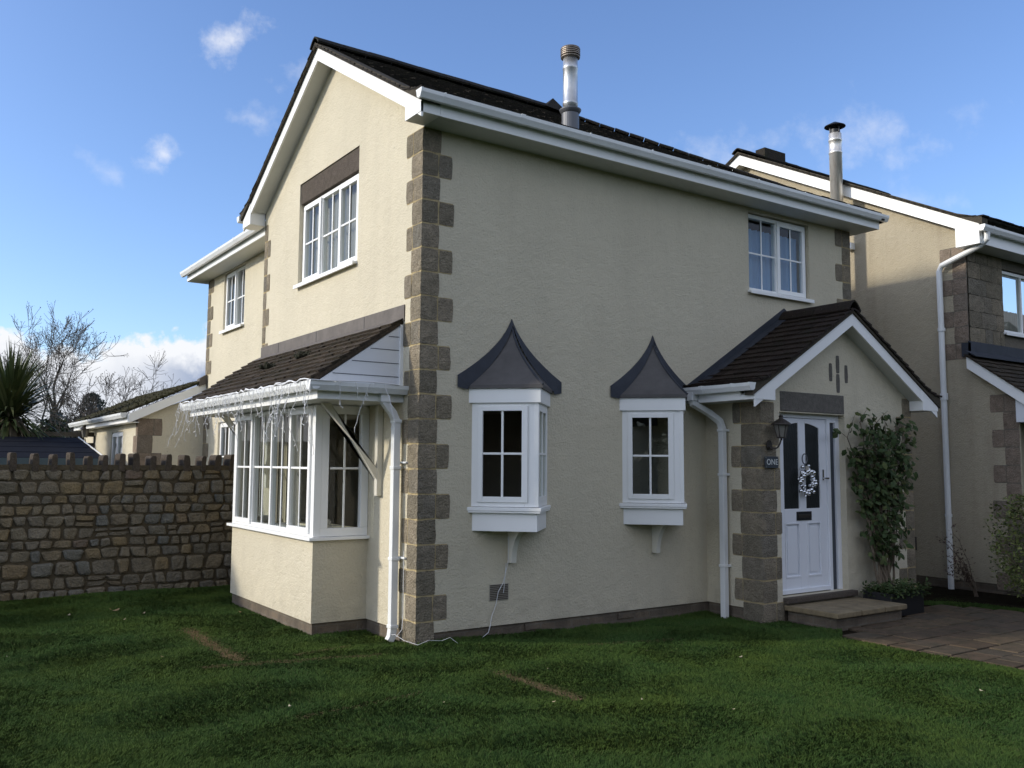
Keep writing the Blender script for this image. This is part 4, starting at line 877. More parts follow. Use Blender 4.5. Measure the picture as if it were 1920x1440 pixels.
# ------------------------------------------------------------------ rubble garden wall
def garden_wall():
    Y=5.157; H=thing('garden_wall',(-4,Y,-1.7),'low rubble stone garden wall with upright coping stones, left of the bay window','wall')
    x0,x1=-7.6,.40; zb,ztop=-1.78,-.10
    m=MB(); m.box(x0,x1,Y,Y+.32,zb,ztop+.02); m.build('mortar_core','dark_mortar',H)
    # courses with wavy beds
    zs=[zb]; 
    while zs[-1]<ztop-.10: zs.append(zs[-1]+random.choice([.13,.16,.18,.20,.15]))
    zs[-1]=ztop
    bed=lambda k,x:zs[k]+(.028*noise.noise(Vector((x*1.7,k*7.3,1)))+.012*noise.noise(Vector((x*6,k*3.1,5))) if 0<k<len(zs)-1 else 0)
    m=MB()
    for k in range(len(zs)-1):
        x=x0-random.random()*.2
        while x<x1:
            h=zs[k+1]-zs[k]; w=min(.42,max(.13,h*random.uniform(.8,1.75)))
            split=(h>.15 and random.random()<.14)
            xa,xb=x+.011,min(x+w-.011,x1); 
            segs=[(0,1)] if not split else [(0,random.uniform(.4,.6))]; 
            if split: segs.append((segs[0][1],1))
            ja,jb=random.gauss(0,.014),random.gauss(0,.014)
            for (sa,sb) in segs:
                g=.009; 
                cs=[]
                for (xx,tt,jj) in ((xa-ja,sa,0),(xb-jb,sa,0),(xb+jb,sb,0),(xa+ja,sb,0)):
                    zz=bed(k,xx)+(bed(k+1,xx)-bed(k,xx))*tt; cs.append((xx+random.gauss(0,.007),zz+(g if tt==sa else -g)+random.gauss(0,.004)))
                # rounded outline
                cx=sum(p[0] for p in cs)/4; cz=sum(p[1] for p in cs)/4; out=random.uniform(.018,.05); ring=[]
                for i in range(4):
                    p,q=Vector(cs[i]),Vector(cs[(i+1)%4]); 
                    for t in (.14,.38,.62,.86):
                        v=p.lerp(q,t); n_=noise.noise(Vector((v.x*14,v.y*14,k))); v=v+(v-Vector((cx,cz))).normalized()*n_*.010; ring.append(v)
                nR=len(ring); C=Vector((cx,cz)); vs=[(p.x,Y+.01,p.y) for p in ring]
                tl,tz=random.uniform(-.10,.10),random.uniform(-.12,.12)
                def dd(p,o): return Y-o-(p.x-cx)*tl-(p.y-cz)*tz
                r1=[C+(p-C)*.93 for p in ring]; r2=[C+(p-C)*.72 for p in ring]; r3=[C+(p-C)*.35 for p in ring]
                vs+=[(p.x,dd(p,out*.6),p.y) for p in r1]+[(p.x,dd(p,out+.008*noise.noise(Vector((p.x*20,p.y*20,3)))),p.y) for p in r2]+[(p.x,dd(p,out*1.02+.01*noise.noise(Vector((p.x*17,p.y*17,9)))),p.y) for p in r3]+[(cx,dd(C,out*1.02),cz)]
                fs=[]
                for L_ in range(3):
                    for i in range(nR): j=(i+1)%nR; fs.append((L_*nR+i,L_*nR+j,(L_+1)*nR+j,(L_+1)*nR+i))
                for i in range(nR): fs.append((3*nR+i,3*nR+(i+1)%nR,4*nR))
                m.add(vs,fs)
            x+=w
    m.build('rubble_face','rubble_stone',H)
    # mortar bed of the coping, then each upright stone
    m=MB(); n=70
    for i in range(n):
        xa=x0+(x1-x0)*i/n; xb=x0+(x1-x0)*(i+1)/n+.01; t=ztop+.055+.02*noise.noise(Vector((xa*3,0,0)))
        m.box(xa,xb,Y-.02+.012*noise.noise(Vector((xa*4,2,0))),Y+.34,ztop-.01,t)
    m.build('coping_mortar','dark_mortar',H)
    xs=[-2.927,-2.678,-2.466,-2.251,-2.05,-1.868,-1.659,-1.473,-1.268,-1.061,-.813,-.596,-.398,-.188,.04,.26]; x=-3.15
    tops=[.108,.098,.09,.117,.07,.087,.11,.113,.079,.103,.099,.086,.103,.113,.10,.1]
    while x>x0+.1: xs.append(x); tops.append(random.uniform(.07,.12)); x-=random.uniform(.2,.27)
    for x,tp in zip(xs,tops):
        w=random.uniform(.032,.052); q=MB(); n=7; tl=random.uniform(-.02,.02); pr=[]
        zz=[-.13,-.09,0,.05,tp-.02,tp]; ww=[w*.9,w,w*.97,w*.93,w*.86,w*.6]
        vs=[];fs=[]
        for k in range(6):
            a=ww[k]*random.uniform(.94,1.06); dx=tl*k/5; 
            vs+=[(x-a+dx,Y-.03,zz[k]),(x+a+dx,Y-.035,zz[k]+random.uniform(-.006,.006)),(x+a+dx,Y+.30,zz[k]),(x-a+dx,Y+.30,zz[k])]
        for k in range(5):
            for j in range(4): fs.append((4*k+j,4*k+(j+1)%4,4*k+4+(j+1)%4,4*k+4+j))
        fs+=[(0,3,2,1),(20,21,22,23)]; q.add(vs,fs); q.build('coping_stone','coping_stone',H,bevel=.008)
stone_mat('coping_stone',[(0,(.11,.09,.07)),(.5,(.13,.10,.075)),(1,(.10,.085,.07))],12,.8)
garden_wall()

# ------------------------------------------------------------------ shed behind the wall
def shed():
    H=thing('garden_shed',(-4,10.2,-1.7),'low garden shed with plain dark felt roof behind the stone wall','shed')
    y0,y1,xr=9.5,12.5,-1.12; m=MB(); m.box(-7.5,xr-.12,y0+.12,y1-.12,-1.75,-.02); m.build('shed_wall','shed_paint',H)
    rz,re=.445,-.0; ym=11.0; xg=-1.30
    m=MB(); m.hexa([(-8,y0-.05,.06),(xr+.02,y0-.05,.06),(xg,ym,rz),(-8,ym,rz)],[(-8,y0-.05,.03),(xr+.02,y0-.05,.03),(xg,ym,rz-.03),(-8,ym,rz-.03)])
    m.hexa([(xg,ym,rz),(-8,ym,rz),(-8,y1+.05,.06),(xr,y1+.05,.06)],[(xg,ym,rz-.03),(-8,ym,rz-.03),(-8,y1+.05,.03),(xr,y1+.05,.03)])
    # felt laps
    for k in range(1,4):
        t=k/4; y=y0-.05+(ym-y0+.05)*t; z=.06+(rz-.06)*t; m.box(-8,xr-.2*t,y,y+.012,z,z+.006)
    m.build('shed_roof','shed_felt',H)
    m=MB(); m.box(-8,xr,y0-.07,y0-.05,-.06,.055); m.build('fascia','shed_paint',H)
    m=MB(); m.tube([(xr+.03,y0-.05,.075),(xg+.01,ym,rz+.012)],.012,5); m.build('verge_trim','gutter_white',H)
shed()

# ------------------------------------------------------------------ trees
def bare_tree(name,x,y,zb,h,label,seed,spread=.5,trunk_r=.12,ivy=0,fork=.3,lean=0.,twigs=3,leafy=0,group='bare trees beyond the garden',depth=5,low=.0):
    rnd=random.Random(seed); H=thing(name,(x,y,zb),label,'tree',group)
    tr=MB(); br=MB(); tips=[]
    def grow(p,d,L_,r,lev):
        n=4; pts=[p]; rr=[r]; q=p
        for i in range(n):
            d=(d+Vector((rnd.gauss(0,.12),rnd.gauss(0,.12),rnd.gauss(.03,.06)))).normalized(); q=q+d*L_/n; pts.append(q); rr.append(max(r*(1-.45*(i+1)/n),.0052))
        (tr if lev<=1 else br).tube(pts,rr,6 if lev<2 else (4 if lev<4 else 3),cap=False)
        if lev>=depth: tips.append(q); return
        k=rnd.choice([2,3,3]) if lev<depth-1 else rnd.choice([3,4])
        for j in range(k):
            a=rnd.uniform(.25,.75)*spread*2; ax=Vector((rnd.gauss(0,1),rnd.gauss(0,1),rnd.gauss(0,.3))); ax=(ax-d*ax.dot(d)).normalized()
            nd=(d*math.cos(a)+ax*math.sin(a)+Vector((0,0,.12))).normalized()
            i=rnd.choice([4,4,3,2]) if j else 4
            grow(pts[i],nd,L_*rnd.uniform(.62,.86),rr[i]*rnd.uniform(.55,.78),lev+1)
        if lev>=3:
            for j in range(twigs):
                i=rnd.choice([1,2,3]); ax=Vector((rnd.gauss(0,1),rnd.gauss(0,1),rnd.gauss(.2,.5))).normalized(); br.tube([pts[i],pts[i]+ax*L_*.4,pts[i]+ax*L_*.7+Vector((0,0,.05))],[.0055,.005,.004],3,cap=False)
    h=h*.76; th=h*fork; p=Vector((x,y,zb)); d=Vector((lean,0,1)).normalized(); q=p+d*th
    mid=p+d*th*.5+Vector((rnd.gauss(0,.05),0,0)); tr.tube([p,mid,q],[trunk_r,trunk_r*.85,trunk_r*.72],8,cap=False)
    for j in range(3):
        a=2*math.pi*j/3+rnd.random(); s_=spread*(.25 if j==0 else .75); nd=Vector((math.cos(a)*s_,math.sin(a)*s_,1)).normalized(); grow(q if j<2 else mid.lerp(q,.6),nd,h*.26,trunk_r*(.6 if j==0 else .45),1)
    tr.build('trunk','bark',H,recalc=False); br.build('crown','twig',H,recalc=False)
    if ivy:
        lf=MB()
        for k in range(ivy):
            t=rnd.random()**.8; c=p+d*(t*h*.62)+Vector((rnd.gauss(0,trunk_r*1.1),rnd.gauss(0,trunk_r*1.1),0)); s_=rnd.uniform(.03,.06); n_=Vector((rnd.gauss(0,1),rnd.gauss(0,1),rnd.gauss(0,1))).normalized(); u=n_.orthogonal().normalized()*s_; v=n_.cross(u).normalized()*s_
            lf.add([c-u-v*.5,c+u-v*.5,c+v*1.2],[(0,1,2)])
        lf.build('ivy','ivy_leaf',H,recalc=False)
    if leafy:
        lf=MB()
        for t in tips:
            for k in range(leafy):
                if rnd.random()<.5: continue
                c=t+Vector((rnd.gauss(0,.03),rnd.gauss(0,.03),rnd.gauss(0,.03))); s_=rnd.uniform(.02,.045); u=Vector((rnd.gauss(0,1),rnd.gauss(0,1),rnd.gauss(0,1))).normalized()*s_; v=u.orthogonal().normalized()*s_; lf.add([c,c+u,c+u*.5+v],[(0,1,2)])
        lf.build('leaves','twig',H,recalc=False)
def at(px,py,dist):      # a point dist metres away in the direction of a photo pixel
    d=fw*1683.35+rt*(px-960)-up*(py-720); h=math.hypot(d.x,d.y); return Vector((-4.19327+d.x/h*dist,-7.67491+d.y/h*dist,d.z/h*dist))
def trees():
    def T(px,ptop,dist,label,seed,**k):
        p=at(px,860,dist); top=at(px,ptop,dist).z; bare_tree('bare_tree',p.x,p.y,-1.8,top+1.8,label,seed,**k)
    T(8,545,30,'bare winter tree with dense twigs at the left edge above the palm',3,trunk_r=.2,spread=.45,depth=6,twigs=2,leafy=2)
    T(93,562,28,'tall bare tree with an ivy covered trunk right of the palm',11,trunk_r=.20,ivy=2600,spread=.40,fork=.42,leafy=3,twigs=2,depth=6)
    T(143,640,26,'short forked bare tree with an ivy clad leaning limb between the two tall ones',5,trunk_r=.09,ivy=900,spread=.6,fork=.25,lean=.22,depth=5,twigs=1)
    T(196,600,27,'broad bare tree with fanned branches above the grey cloud edge',21,trunk_r=.13,spread=.50,fork=.25,leafy=2,twigs=2,depth=6)
    T(252,655,30,'small bare tree rising behind the mossy extension roof, left of the last one',31,trunk_r=.08,spread=.55,fork=.25,depth=5)
    T(318,690,32,'smallest bare tree, just left of the wing, behind the mossy roof',41,trunk_r=.08,spread=.5,fork=.25,depth=5)
    # conifer
    p=at(168,860,42); H=thing('conifer_tree',(p.x,p.y,-1.8),'small dark rounded conifer far behind, between the bare trees','tree')
    top=at(168,738,42).z; lf=MB(); rnd=random.Random(9); hh=top+.0
    for k in range(5200):
        t=rnd.random(); z=-1.0+(top+1.0)*t; r=1.25*(1-t)**.42*min(1,t*5+.4); a=rnd.random()*6.283; q=r*(rnd.random()**.35)*(1+.16*math.sin(a*5+z*3)); c=Vector((p.x+q*math.cos(a),p.y+q*math.sin(a),z)); s_=rnd.uniform(.04,.10)
        u=Vector((rnd.gauss(0,1),rnd.gauss(0,1),rnd.gauss(.5,.5))).normalized()*s_*1.4; v=u.orthogonal().normalized()*s_*.5; lf.add([c-v,c+v,c+u],[(0,1,2)])
    lf.build('crown','conifer_leaf',H,recalc=False); t_=MB(); t_.tube([(p.x,p.y,-1.8),(p.x,p.y,top-.4)],[.15,.03],7); t_.build('trunk','bark',H)
    # far hedge line and roofs behind
    lf=MB(); rnd=random.Random(5)
    for k in range(26000):
        px=rnd.uniform(-120,420); d=rnd.uniform(33,37); q=at(px,860,d); topz=.75+.9*noise.noise(Vector((px*.02,0,0)))+.35*noise.noise(Vector((px*.09,3,0)))+(1.0 if 90<px<200 else 0)*.8
        z=-1.8+(topz+1.8)*rnd.random()**.7; c=Vector((q.x,q.y,z)); s_=rnd.uniform(.05,.13); u=Vector((rnd.gauss(0,1),rnd.gauss(0,1),rnd.gauss(0,1))).normalized()*s_; v=u.orthogonal().normalized()*s_*.7; lf.add([c-v,c+v,c+u],[(0,1,2)])
    tag(lf.build('hedgerow','hedge_leaf',None,recalc=False),'dark tangled winter hedgerow beyond the shed, below the bare trees','hedge',kind='stuff')
    # fence line just behind the shed
    a=at(20,860,21); b=at(215,860,21); H=thing('wooden_fence',(a.x,a.y,-1.8),'weathered horizontal rail fence behind the shed ridge','fence'); m=MB()
    dv=(b-a); 
    for z in (.30,.52): m.hexa([(a.x,a.y,z),(b.x,b.y,z),(b.x,b.y,z+.09),(a.x,a.y,z+.09)],[(a.x,a.y+.04,z),(b.x,b.y+.04,z),(b.x,b.y+.04,z+.09),(a.x,a.y+.04,z+.09)])
    m.build('rail','fence_wood',H)
    for k in range(4): q=a+dv*(k/3); w=MB(); w.box(q.x-.05,q.x+.05,q.y+.05,q.y+.15,-1.8,.62); w.build('post','fence_wood',H)
simple('fence_wood',(.10,.085,.065),.95,nscale=12,namt=.3)
trees()
def palm():
    p=at(14,860,19.5); cz=at(14,772,19.5).z; H=thing('palm_tree',(p.x,p.y,-1.8),'spiky green cabbage palm with drooping dead leaves at the left edge','tree'); rnd=random.Random(4)
    t=MB(); t.tube([(p.x,p.y,-1.8),(p.x+.03,p.y,-.5),(p.x,p.y,cz-.05)],[.14,.12,.10],9); t.build('trunk','bark',H)
    for mat,n,nm in (('palm_leaf',560,'crown'),('dead_palm_leaf',110,'dead_leaves')):
        lf=MB()
        for k in range(n):
            el=rnd.uniform(-.45,1.5) if nm=='crown' else rnd.uniform(-1.4,-.5); a=rnd.random()*6.283; L_=rnd.uniform(.95,1.38)*(1 if nm=='crown' else .8); w=rnd.uniform(.018,.032)
            d=Vector((math.cos(el)*math.cos(a),math.cos(el)*math.sin(a),math.sin(el))); s_=Vector((-math.sin(a),math.cos(a),0)); q=Vector((p.x,p.y,cz+rnd.uniform(-.22,.12))); pts=[];N_=5; droop=rnd.uniform(.03,.16)
            for i in range(N_+1):
                pts.append(q.copy()); q=q+d*L_/N_; d=(d+Vector((0,0,-droop*(i+1)*.45))).normalized()
            vs=[]
            for i,q in enumerate(pts): ww=w*(.7,1,1,.85,.55,.05)[i]; vs+=[q-s_*ww,q+s_*ww]
            lf.add(vs,[(2*i,2*i+1,2*i+3,2*i+2) for i in range(N_)])
        lf.build(nm,mat,H,recalc=False)
palm()

# ------------------------------------------------------------------ step, paving, planter
GZ=-1.765
def step():
    H=thing('door_step',(4.8,-1.2,-1.8),'low sandstone slab step in front of the white front door','step')
    m=MB(); m.box(4.36,5.58,-1.50,-.86,-1.80,-1.645); m.build('riser','plinth_brick',H)
    for k in range(3):
        a=4.30+k*.437; m=MB(); m.box(a+.004,a+.432,-1.56,-.845,-1.643,-1.585); m.build('slab','sandstone_slab',H,bevel=.01)
step()
def paving():
    m=MB(); m.prism(PAV,'z',-1.84,-1.79); tag(m.build('path_bed','garden_bed'),kind='structure')
    m=MB(); a=R(-4); ca,sa=math.cos(a),math.sin(a); v=-8; row=0
    while v<1.5:
        y=v+.15; ok=[4+k*.01 for k in range(-10,500) if inpoly(4+k*.01,y-.13,PAV) and inpoly(4+k*.01,y+.13,PAV)]
        if ok:
            L0,L1=ok[0],ok[-1]; u=L0-(.22 if row%2 else .05)
            while u<L1:
                w=random.choice([.45,.45,.30]); a_,b_=max(u,L0)+.009,min(u+w,L1)-.009
                if b_-a_>.04:
                    z=-1.768+random.uniform(-.004,.004)
                    m.hexa([(a_,y-.141,z-.04),(b_,y-.141,z-.04),(b_,y+.141,z-.04),(a_,y+.141,z-.04)],[(a_,y-.141,z+random.uniform(-.003,.003)),(b_,y-.141,z+random.uniform(-.003,.003)),(b_,y+.141,z),(a_,y+.141,z)])
                u+=w
        v+=.30; row+=1
    tag(m.build('path','paver',bevel=.006),kind='structure')
    # garden bed behind the path under the shrubs
    m=MB(); m.prism([(6.9,-.1),(8.6,-.1),(8.6,-1.5),(9.6,-1.6),(9.6,-3.4),(8.35,-3.3),(7.9,-2.35),(7.6,-1.4),(7.0,-.5)],'z',-1.81,-1.752); tag(m.build('flower_bed','garden_bed'),kind='structure')
paving()
def leaf(lf,c,d,n_,L_,w,curl=.15):
    """a pointed oval leaf with a folded midrib"""
    d=d.normalized(); s_=d.cross(n_); s_=s_.normalized() if s_.length>1e-4 else d.orthogonal().normalized(); n2=s_.cross(d)
    p=[c,c+d*L_*.35+s_*w-n2*w*.25,c+d*L_*.75+s_*w*.7-n2*(w*.3+curl*L_*.3),c+d*L_-n2*curl*L_,c+d*L_*.75-s_*w*.7-n2*(w*.3+curl*L_*.3),c+d*L_*.35-s_*w-n2*w*.25,c+d*L_*.5-n2*curl*L_*.2]
    lf.add(p,[(0,1,6),(1,2,6),(2,3,6),(3,4,6),(4,5,6),(5,0,6)])
def planter():
    x0,x1,y0,y1=5.62,6.28,-1.36,-.97
    H=thing('planter',(5.95,-1.17,-1.75),'black rectangular trough planter against the porch wall','planter')
    m=MB(); m.box(x0,x1,y0,y0+.02,-1.77,-1.50); m.box(x0,x1,y1-.02,y1,-1.77,-1.50); m.box(x0,x0+.02,y0+.02,y1-.02,-1.77,-1.50); m.box(x1-.02,x1,y0+.02,y1-.02,-1.77,-1.50); m.box(x0+.02,x1-.02,y0+.02,y1-.02,-1.77,-1.54); m.build('trough','black_metal',H,bevel=.006)
    m=MB(); m.box(x0-.012,x1+.012,y0-.012,y0-.0005,-1.53,-1.495); m.build('rim','black_metal',H)
    # climbing shrub trained on the porch wall
    S_=thing('climbing_shrub',(5.95,-1.1,-1.54),'tall leafy evergreen shrub climbing the wall right of the front door','shrub'); rnd=random.Random(12)
    st=MB(); lf=MB(); ends=[]
    for k in range(15):
        a=rnd.uniform(-1,1); x=5.95+a*.12; p=Vector((x,-1.06+rnd.uniform(-.04,.04),-1.54)); pts=[p]; topz=rnd.choice([.55,.35,.1,-.1,.45]); xt=6.12+rnd.uniform(-.66,.66)*(1 if topz<.4 else .75)
        n=12
        for i in range(1,n+1):
            t=i/n; pts.append(Vector((x+(xt-x)*t**.8+.05*math.sin(t*7+k)+rnd.gauss(0,.015),-1.05+.12*t+rnd.gauss(0,.012),-1.54+(topz+1.54)*t)))
        st.tube(pts,[.013*(1-.7*i/n)+.003 for i in range(n+1)],6)
        for i in range(3,n+1):
            for j in range(2):
                p=pts[i]; d=Vector((rnd.uniform(-1,1),rnd.uniform(-.7,.12),rnd.uniform(-.1,.8))).normalized(); L_=rnd.uniform(.08,.28)*(.6+.5*i/n); q=p+d*L_; st.tube([p,p+d*L_*.5+Vector((0,0,.01)),q],[.004,.003,.002],4); ends.append((p,q,i/n))
    for p,q,t in ends:
        z=q.z; dens=2 if z<-1.0 else (6 if z>-.45 else 3)
        if z<-1.15: dens=0 if rnd.random()<.7 else 2
        for k in range(dens):
            u=rnd.uniform(.3,1.1); c=p.lerp(q,u)+Vector((rnd.gauss(0,.025),rnd.gauss(0,.02),rnd.gauss(0,.025))); c.y=min(c.y,-.87)
            d=Vector((rnd.gauss(0,.8),rnd.gauss(-.4,.4),rnd.gauss(-.35,.45))); leaf(lf,c,d,Vector((rnd.gauss(0,.4),-.7,rnd.gauss(.5,.3))).normalized(),rnd.uniform(.065,.115),rnd.uniform(.020,.034),.3)
    st.build('stems','shrub_stem',S_); lf.build('foliage','shrub_leaf',S_,recalc=False)
    U=thing('trough_plants',(5.95,-1.15,-1.54),'low bushy green plants filling the black trough','plant'); lf=MB()
    for k in range(1500):
        x=rnd.uniform(x0-.03,x1+.05); y=rnd.uniform(y0-.07,y1+.02); h=.17*(.55+.6*noise.noise(Vector((x*6,y*6,0)))+.3); z=-1.55+rnd.uniform(0,1)*max(h,.05)
        leaf(lf,Vector((x,y,z)),Vector((rnd.gauss(0,1),rnd.gauss(-.2,1),rnd.gauss(.4,.5))),Vector((0,-.4,1)),rnd.uniform(.03,.055),rnd.uniform(.009,.016),.2)
    lf.build('foliage','shrub_leaf',U,recalc=False)
planter()
def right_bush():
    c0=Vector((7.98,-1.95,-1.75)); H=thing('variegated_bush',c0,'yellow-green variegated bush at the right edge below the neighbouring house','bush'); rnd=random.Random(8); lf=MB(); st=MB()
    for k in range(14):
        a=rnd.random()*6.28; r=rnd.uniform(.2,.6); h=rnd.uniform(.6,1.25); st.tube([c0,c0+Vector((r*.5*math.cos(a),r*.5*math.sin(a),h*.5)),c0+Vector((r*math.cos(a),r*math.sin(a),h))],[.012,.008,.004],5)
    for k in range(5200):
        a=rnd.random()*6.283; t=rnd.random(); r=.62*(1-(2*t-1)**2*.75)**.5*(rnd.random()**.45)*(1+.22*math.sin(a*4+t*6)); z=.12+1.28*t; leaf(lf,c0+Vector((r*math.cos(a),r*math.sin(a),z)),Vector((rnd.gauss(0,1),rnd.gauss(0,1),rnd.gauss(.3,.6))),Vector((rnd.gauss(0,.4),rnd.gauss(0,.4),1)).normalized(),rnd.uniform(.03,.06),rnd.uniform(.009,.017),.15)
    st.build('stems','shrub_stem',H); lf.build('foliage','variegated_leaf',H,recalc=False)
    c1=Vector((8.05,-1.05,-1.75)); H=thing('twiggy_shrub',c1,'sparse twiggy shrub with dark red leaves against the tan wall','shrub'); lf=MB(); st=MB()
    for k in range(11):
        a=rnd.uniform(1.6,3.9); r=rnd.uniform(.25,.75); h=rnd.uniform(.35,.98); n=8; pts=[c1+Vector((r*(i/n)**1.2*math.cos(a)+rnd.gauss(0,.012),r*(i/n)**1.2*math.sin(a)*.5+rnd.gauss(0,.012),h*(i/n)**.7)) for i in range(n+1)]; st.tube(pts,[.007-.0006*i for i in range(n+1)],4)
        for i in range(3,n+1):
            for j in range(7): leaf(lf,pts[i]+Vector((rnd.gauss(0,.03),rnd.gauss(0,.03),rnd.gauss(0,.03))),Vector((rnd.gauss(0,1),rnd.gauss(0,1),rnd.gauss(0,.6))),Vector((0,-.3,1)),.04,.010,.1)
    st.build('stems','shrub_stem',H); lf.build('foliage','red_leaf',H,recalc=False)
right_bush()

# ------------------------------------------------------------------ small things by the door
def text_mesh(txt,size,T,parent,mat,depth=.004):
    cu=bpy.data.curves.new('t','FONT'); cu.body=txt; cu.size=size; cu.extrude=depth; cu.align_x='CENTER'; cu.align_y='CENTER'; cu.space_character=1.05
    ob=bpy.data.objects.new('t',cu); COL.objects.link(ob); bpy.context.view_layer.update(); me=bpy.data.meshes.new_from_object(ob.evaluated_get(bpy.context.evaluated_depsgraph_get()))
    bpy.data.objects.remove(ob); m=MB(); m.add([T(v.co.x,v.co.z,v.co.y) for v in me.vertices],[tuple(p.vertices) for p in me.polygons]); bpy.data.meshes.remove(me); return m.build('lettering',mat,parent)
def door_things():
    D=.841; T=facing_s(-D)
    H=thing('house_sign',(4.11,-.86,.04),'small slate sign reading ONE on the stone quoins left of the front door','sign')
    m=MB(T); m.box(3.995,4.225,.021,.036,-.025,.108); m.build('plaque','slate_sign',H,bevel=.003)
    text_mesh('ONE',.092,lambda u,d,z:(4.112+u*1.0,-D-.037-d,.041+z),H,'sign_white',.002)
    for (x,z) in ((4.006,.095),(4.214,-.012),(4.006,-.012),(4.214,.095)): m=MB(T); m.ball((x,.037,z),.004,6); m.build('screw','chrome',H)
    # lantern
    cx,cy,cz=4.145,-.985,.39; H=thing('wall_lantern',(4.08,-.86,.24),'old bronze carriage lantern on a curled bracket above the slate sign','lantern')
    m=MB(); m.lathe([(.045,0),(.045,.012)],(0,0,0),14); m.v=[(4.075+x,-D-.022-z,.235+y*1.3) for x,y,z in m.v]; pts=[]
    for k in range(15): t=k/14; pts.append((4.075+.07*t+.0,-D-.03-.115*math.sin(t*1.5),.225-.045*math.sin(t*3.1)+.10*t**2))
    m.tube(pts,.009,8); 
    sc_=[(4.08+.028*math.cos(a)*(1-a/9),-D-.045-.02*a/6,.20+.028*math.sin(a)*(1-a/9)) for a in [i*.5 for i in range(13)]]; m.tube(sc_,.006,6); m.tube([(cx,cy,.29),(cx,cy,.335)],.012,8)
    m.build('bracket','lamp_bronze',H)
    m=MB(); n=6
    def ring(r,z): return [(cx+r*math.cos(2*math.pi*k/n+.3),cy+r*math.sin(2*math.pi*k/n+.3),z) for k in range(n)]
    a,b=ring(.048,.325),ring(.082,.468); m.add(a+b,[(k,(k+1)%n,n+(k+1)%n,n+k) for k in range(n)]+[tuple(range(n))[::-1]]); m.build('glass','lamp_glass',H)
    m=MB()
    for k in range(n): m.tube([a[k],b[k]],.006,5)
    m.tube(a+[a[0]],.007,5); m.tube(b+[b[0]],.008,5)
    m.lathe([(.115,0),(.112,.012),(.06,.05),(.025,.07),(.02,.085),(.028,.095),(.012,.115)],(cx,cy,.468),12); m.lathe([(.05,-.012),(.052,.0)],(cx,cy,.325),12); m.build('lamp_head','lamp_bronze',H)
    # second lantern, on the low extension
    lx,ly,lz=-.673,12.95,.50; H=thing('wall_lantern',(lx,ly,lz),'small bronze lantern on the sunlit end wall of the low extension','lantern')
    m=MB(); m.box(lx-.02,lx,ly-.035,ly+.035,lz-.22,lz+.04); m.tube([(lx-.01,ly,lz-.12),(lx-.08,ly,lz-.15),(lx-.17,ly,lz-.12),(lx-.19,ly,lz-.02)],.012,6); m.build('bracket','lamp_bronze',H)
    m=MB(); m.lathe([(.05,0),(.085,.17)],(lx-.19,ly,lz),8); m.build('glass','lamp_glass',H)
    m=MB(); m.lathe([(.12,.17),(.07,.22),(.02,.26),(.012,.31)],(lx-.19,ly,lz),10); m.build('lamp_head','lamp_bronze',H)
    # bauble wreath
    H=thing('door_wreath',(4.83,-.80,-.2),'silver bauble wreath hanging on the white front door','wreath'); rnd=random.Random(2); m=MB(); c=Vector((4.82,-.805,-.175))
    for k in range(78):
        a=rnd.random()*6.283; r=.122+rnd.gauss(0,.024); m.ball((c.x+r*math.cos(a),c.y+rnd.uniform(-.035,.015),c.z+r*math.sin(a)*1.05),rnd.uniform(.014,.027),10)
    m.build('baubles','chrome',H,smooth=True)
    m=MB(); m.tube([(c.x+.122*math.cos(t*.3),c.y+.0,c.z+.122*math.sin(t*.3)) for t in range(22)],.014,6); m.build('ring','black_metal',H)
    m=MB(); m.tube([(4.800+.045*math.cos(t*.35),-.795,.085+.06*math.sin(t*.35)) for t in range(19)],.007,6); m.tube([(4.80,-.795,.025),(4.81,-.80,-.05)],.008,6); m.build('hook','grey_metal',H)
    m=MB(); m.add([(4.79,-.815,-.01),(4.83,-.82,-.025),(4.85,-.822,-.07),(4.80,-.815,-.055)],[(0,1,2,3)]); m.box(4.785,4.835,-.825,-.812,-.05,.0); m.build('ribbon','curtain_net',H)
door_things()

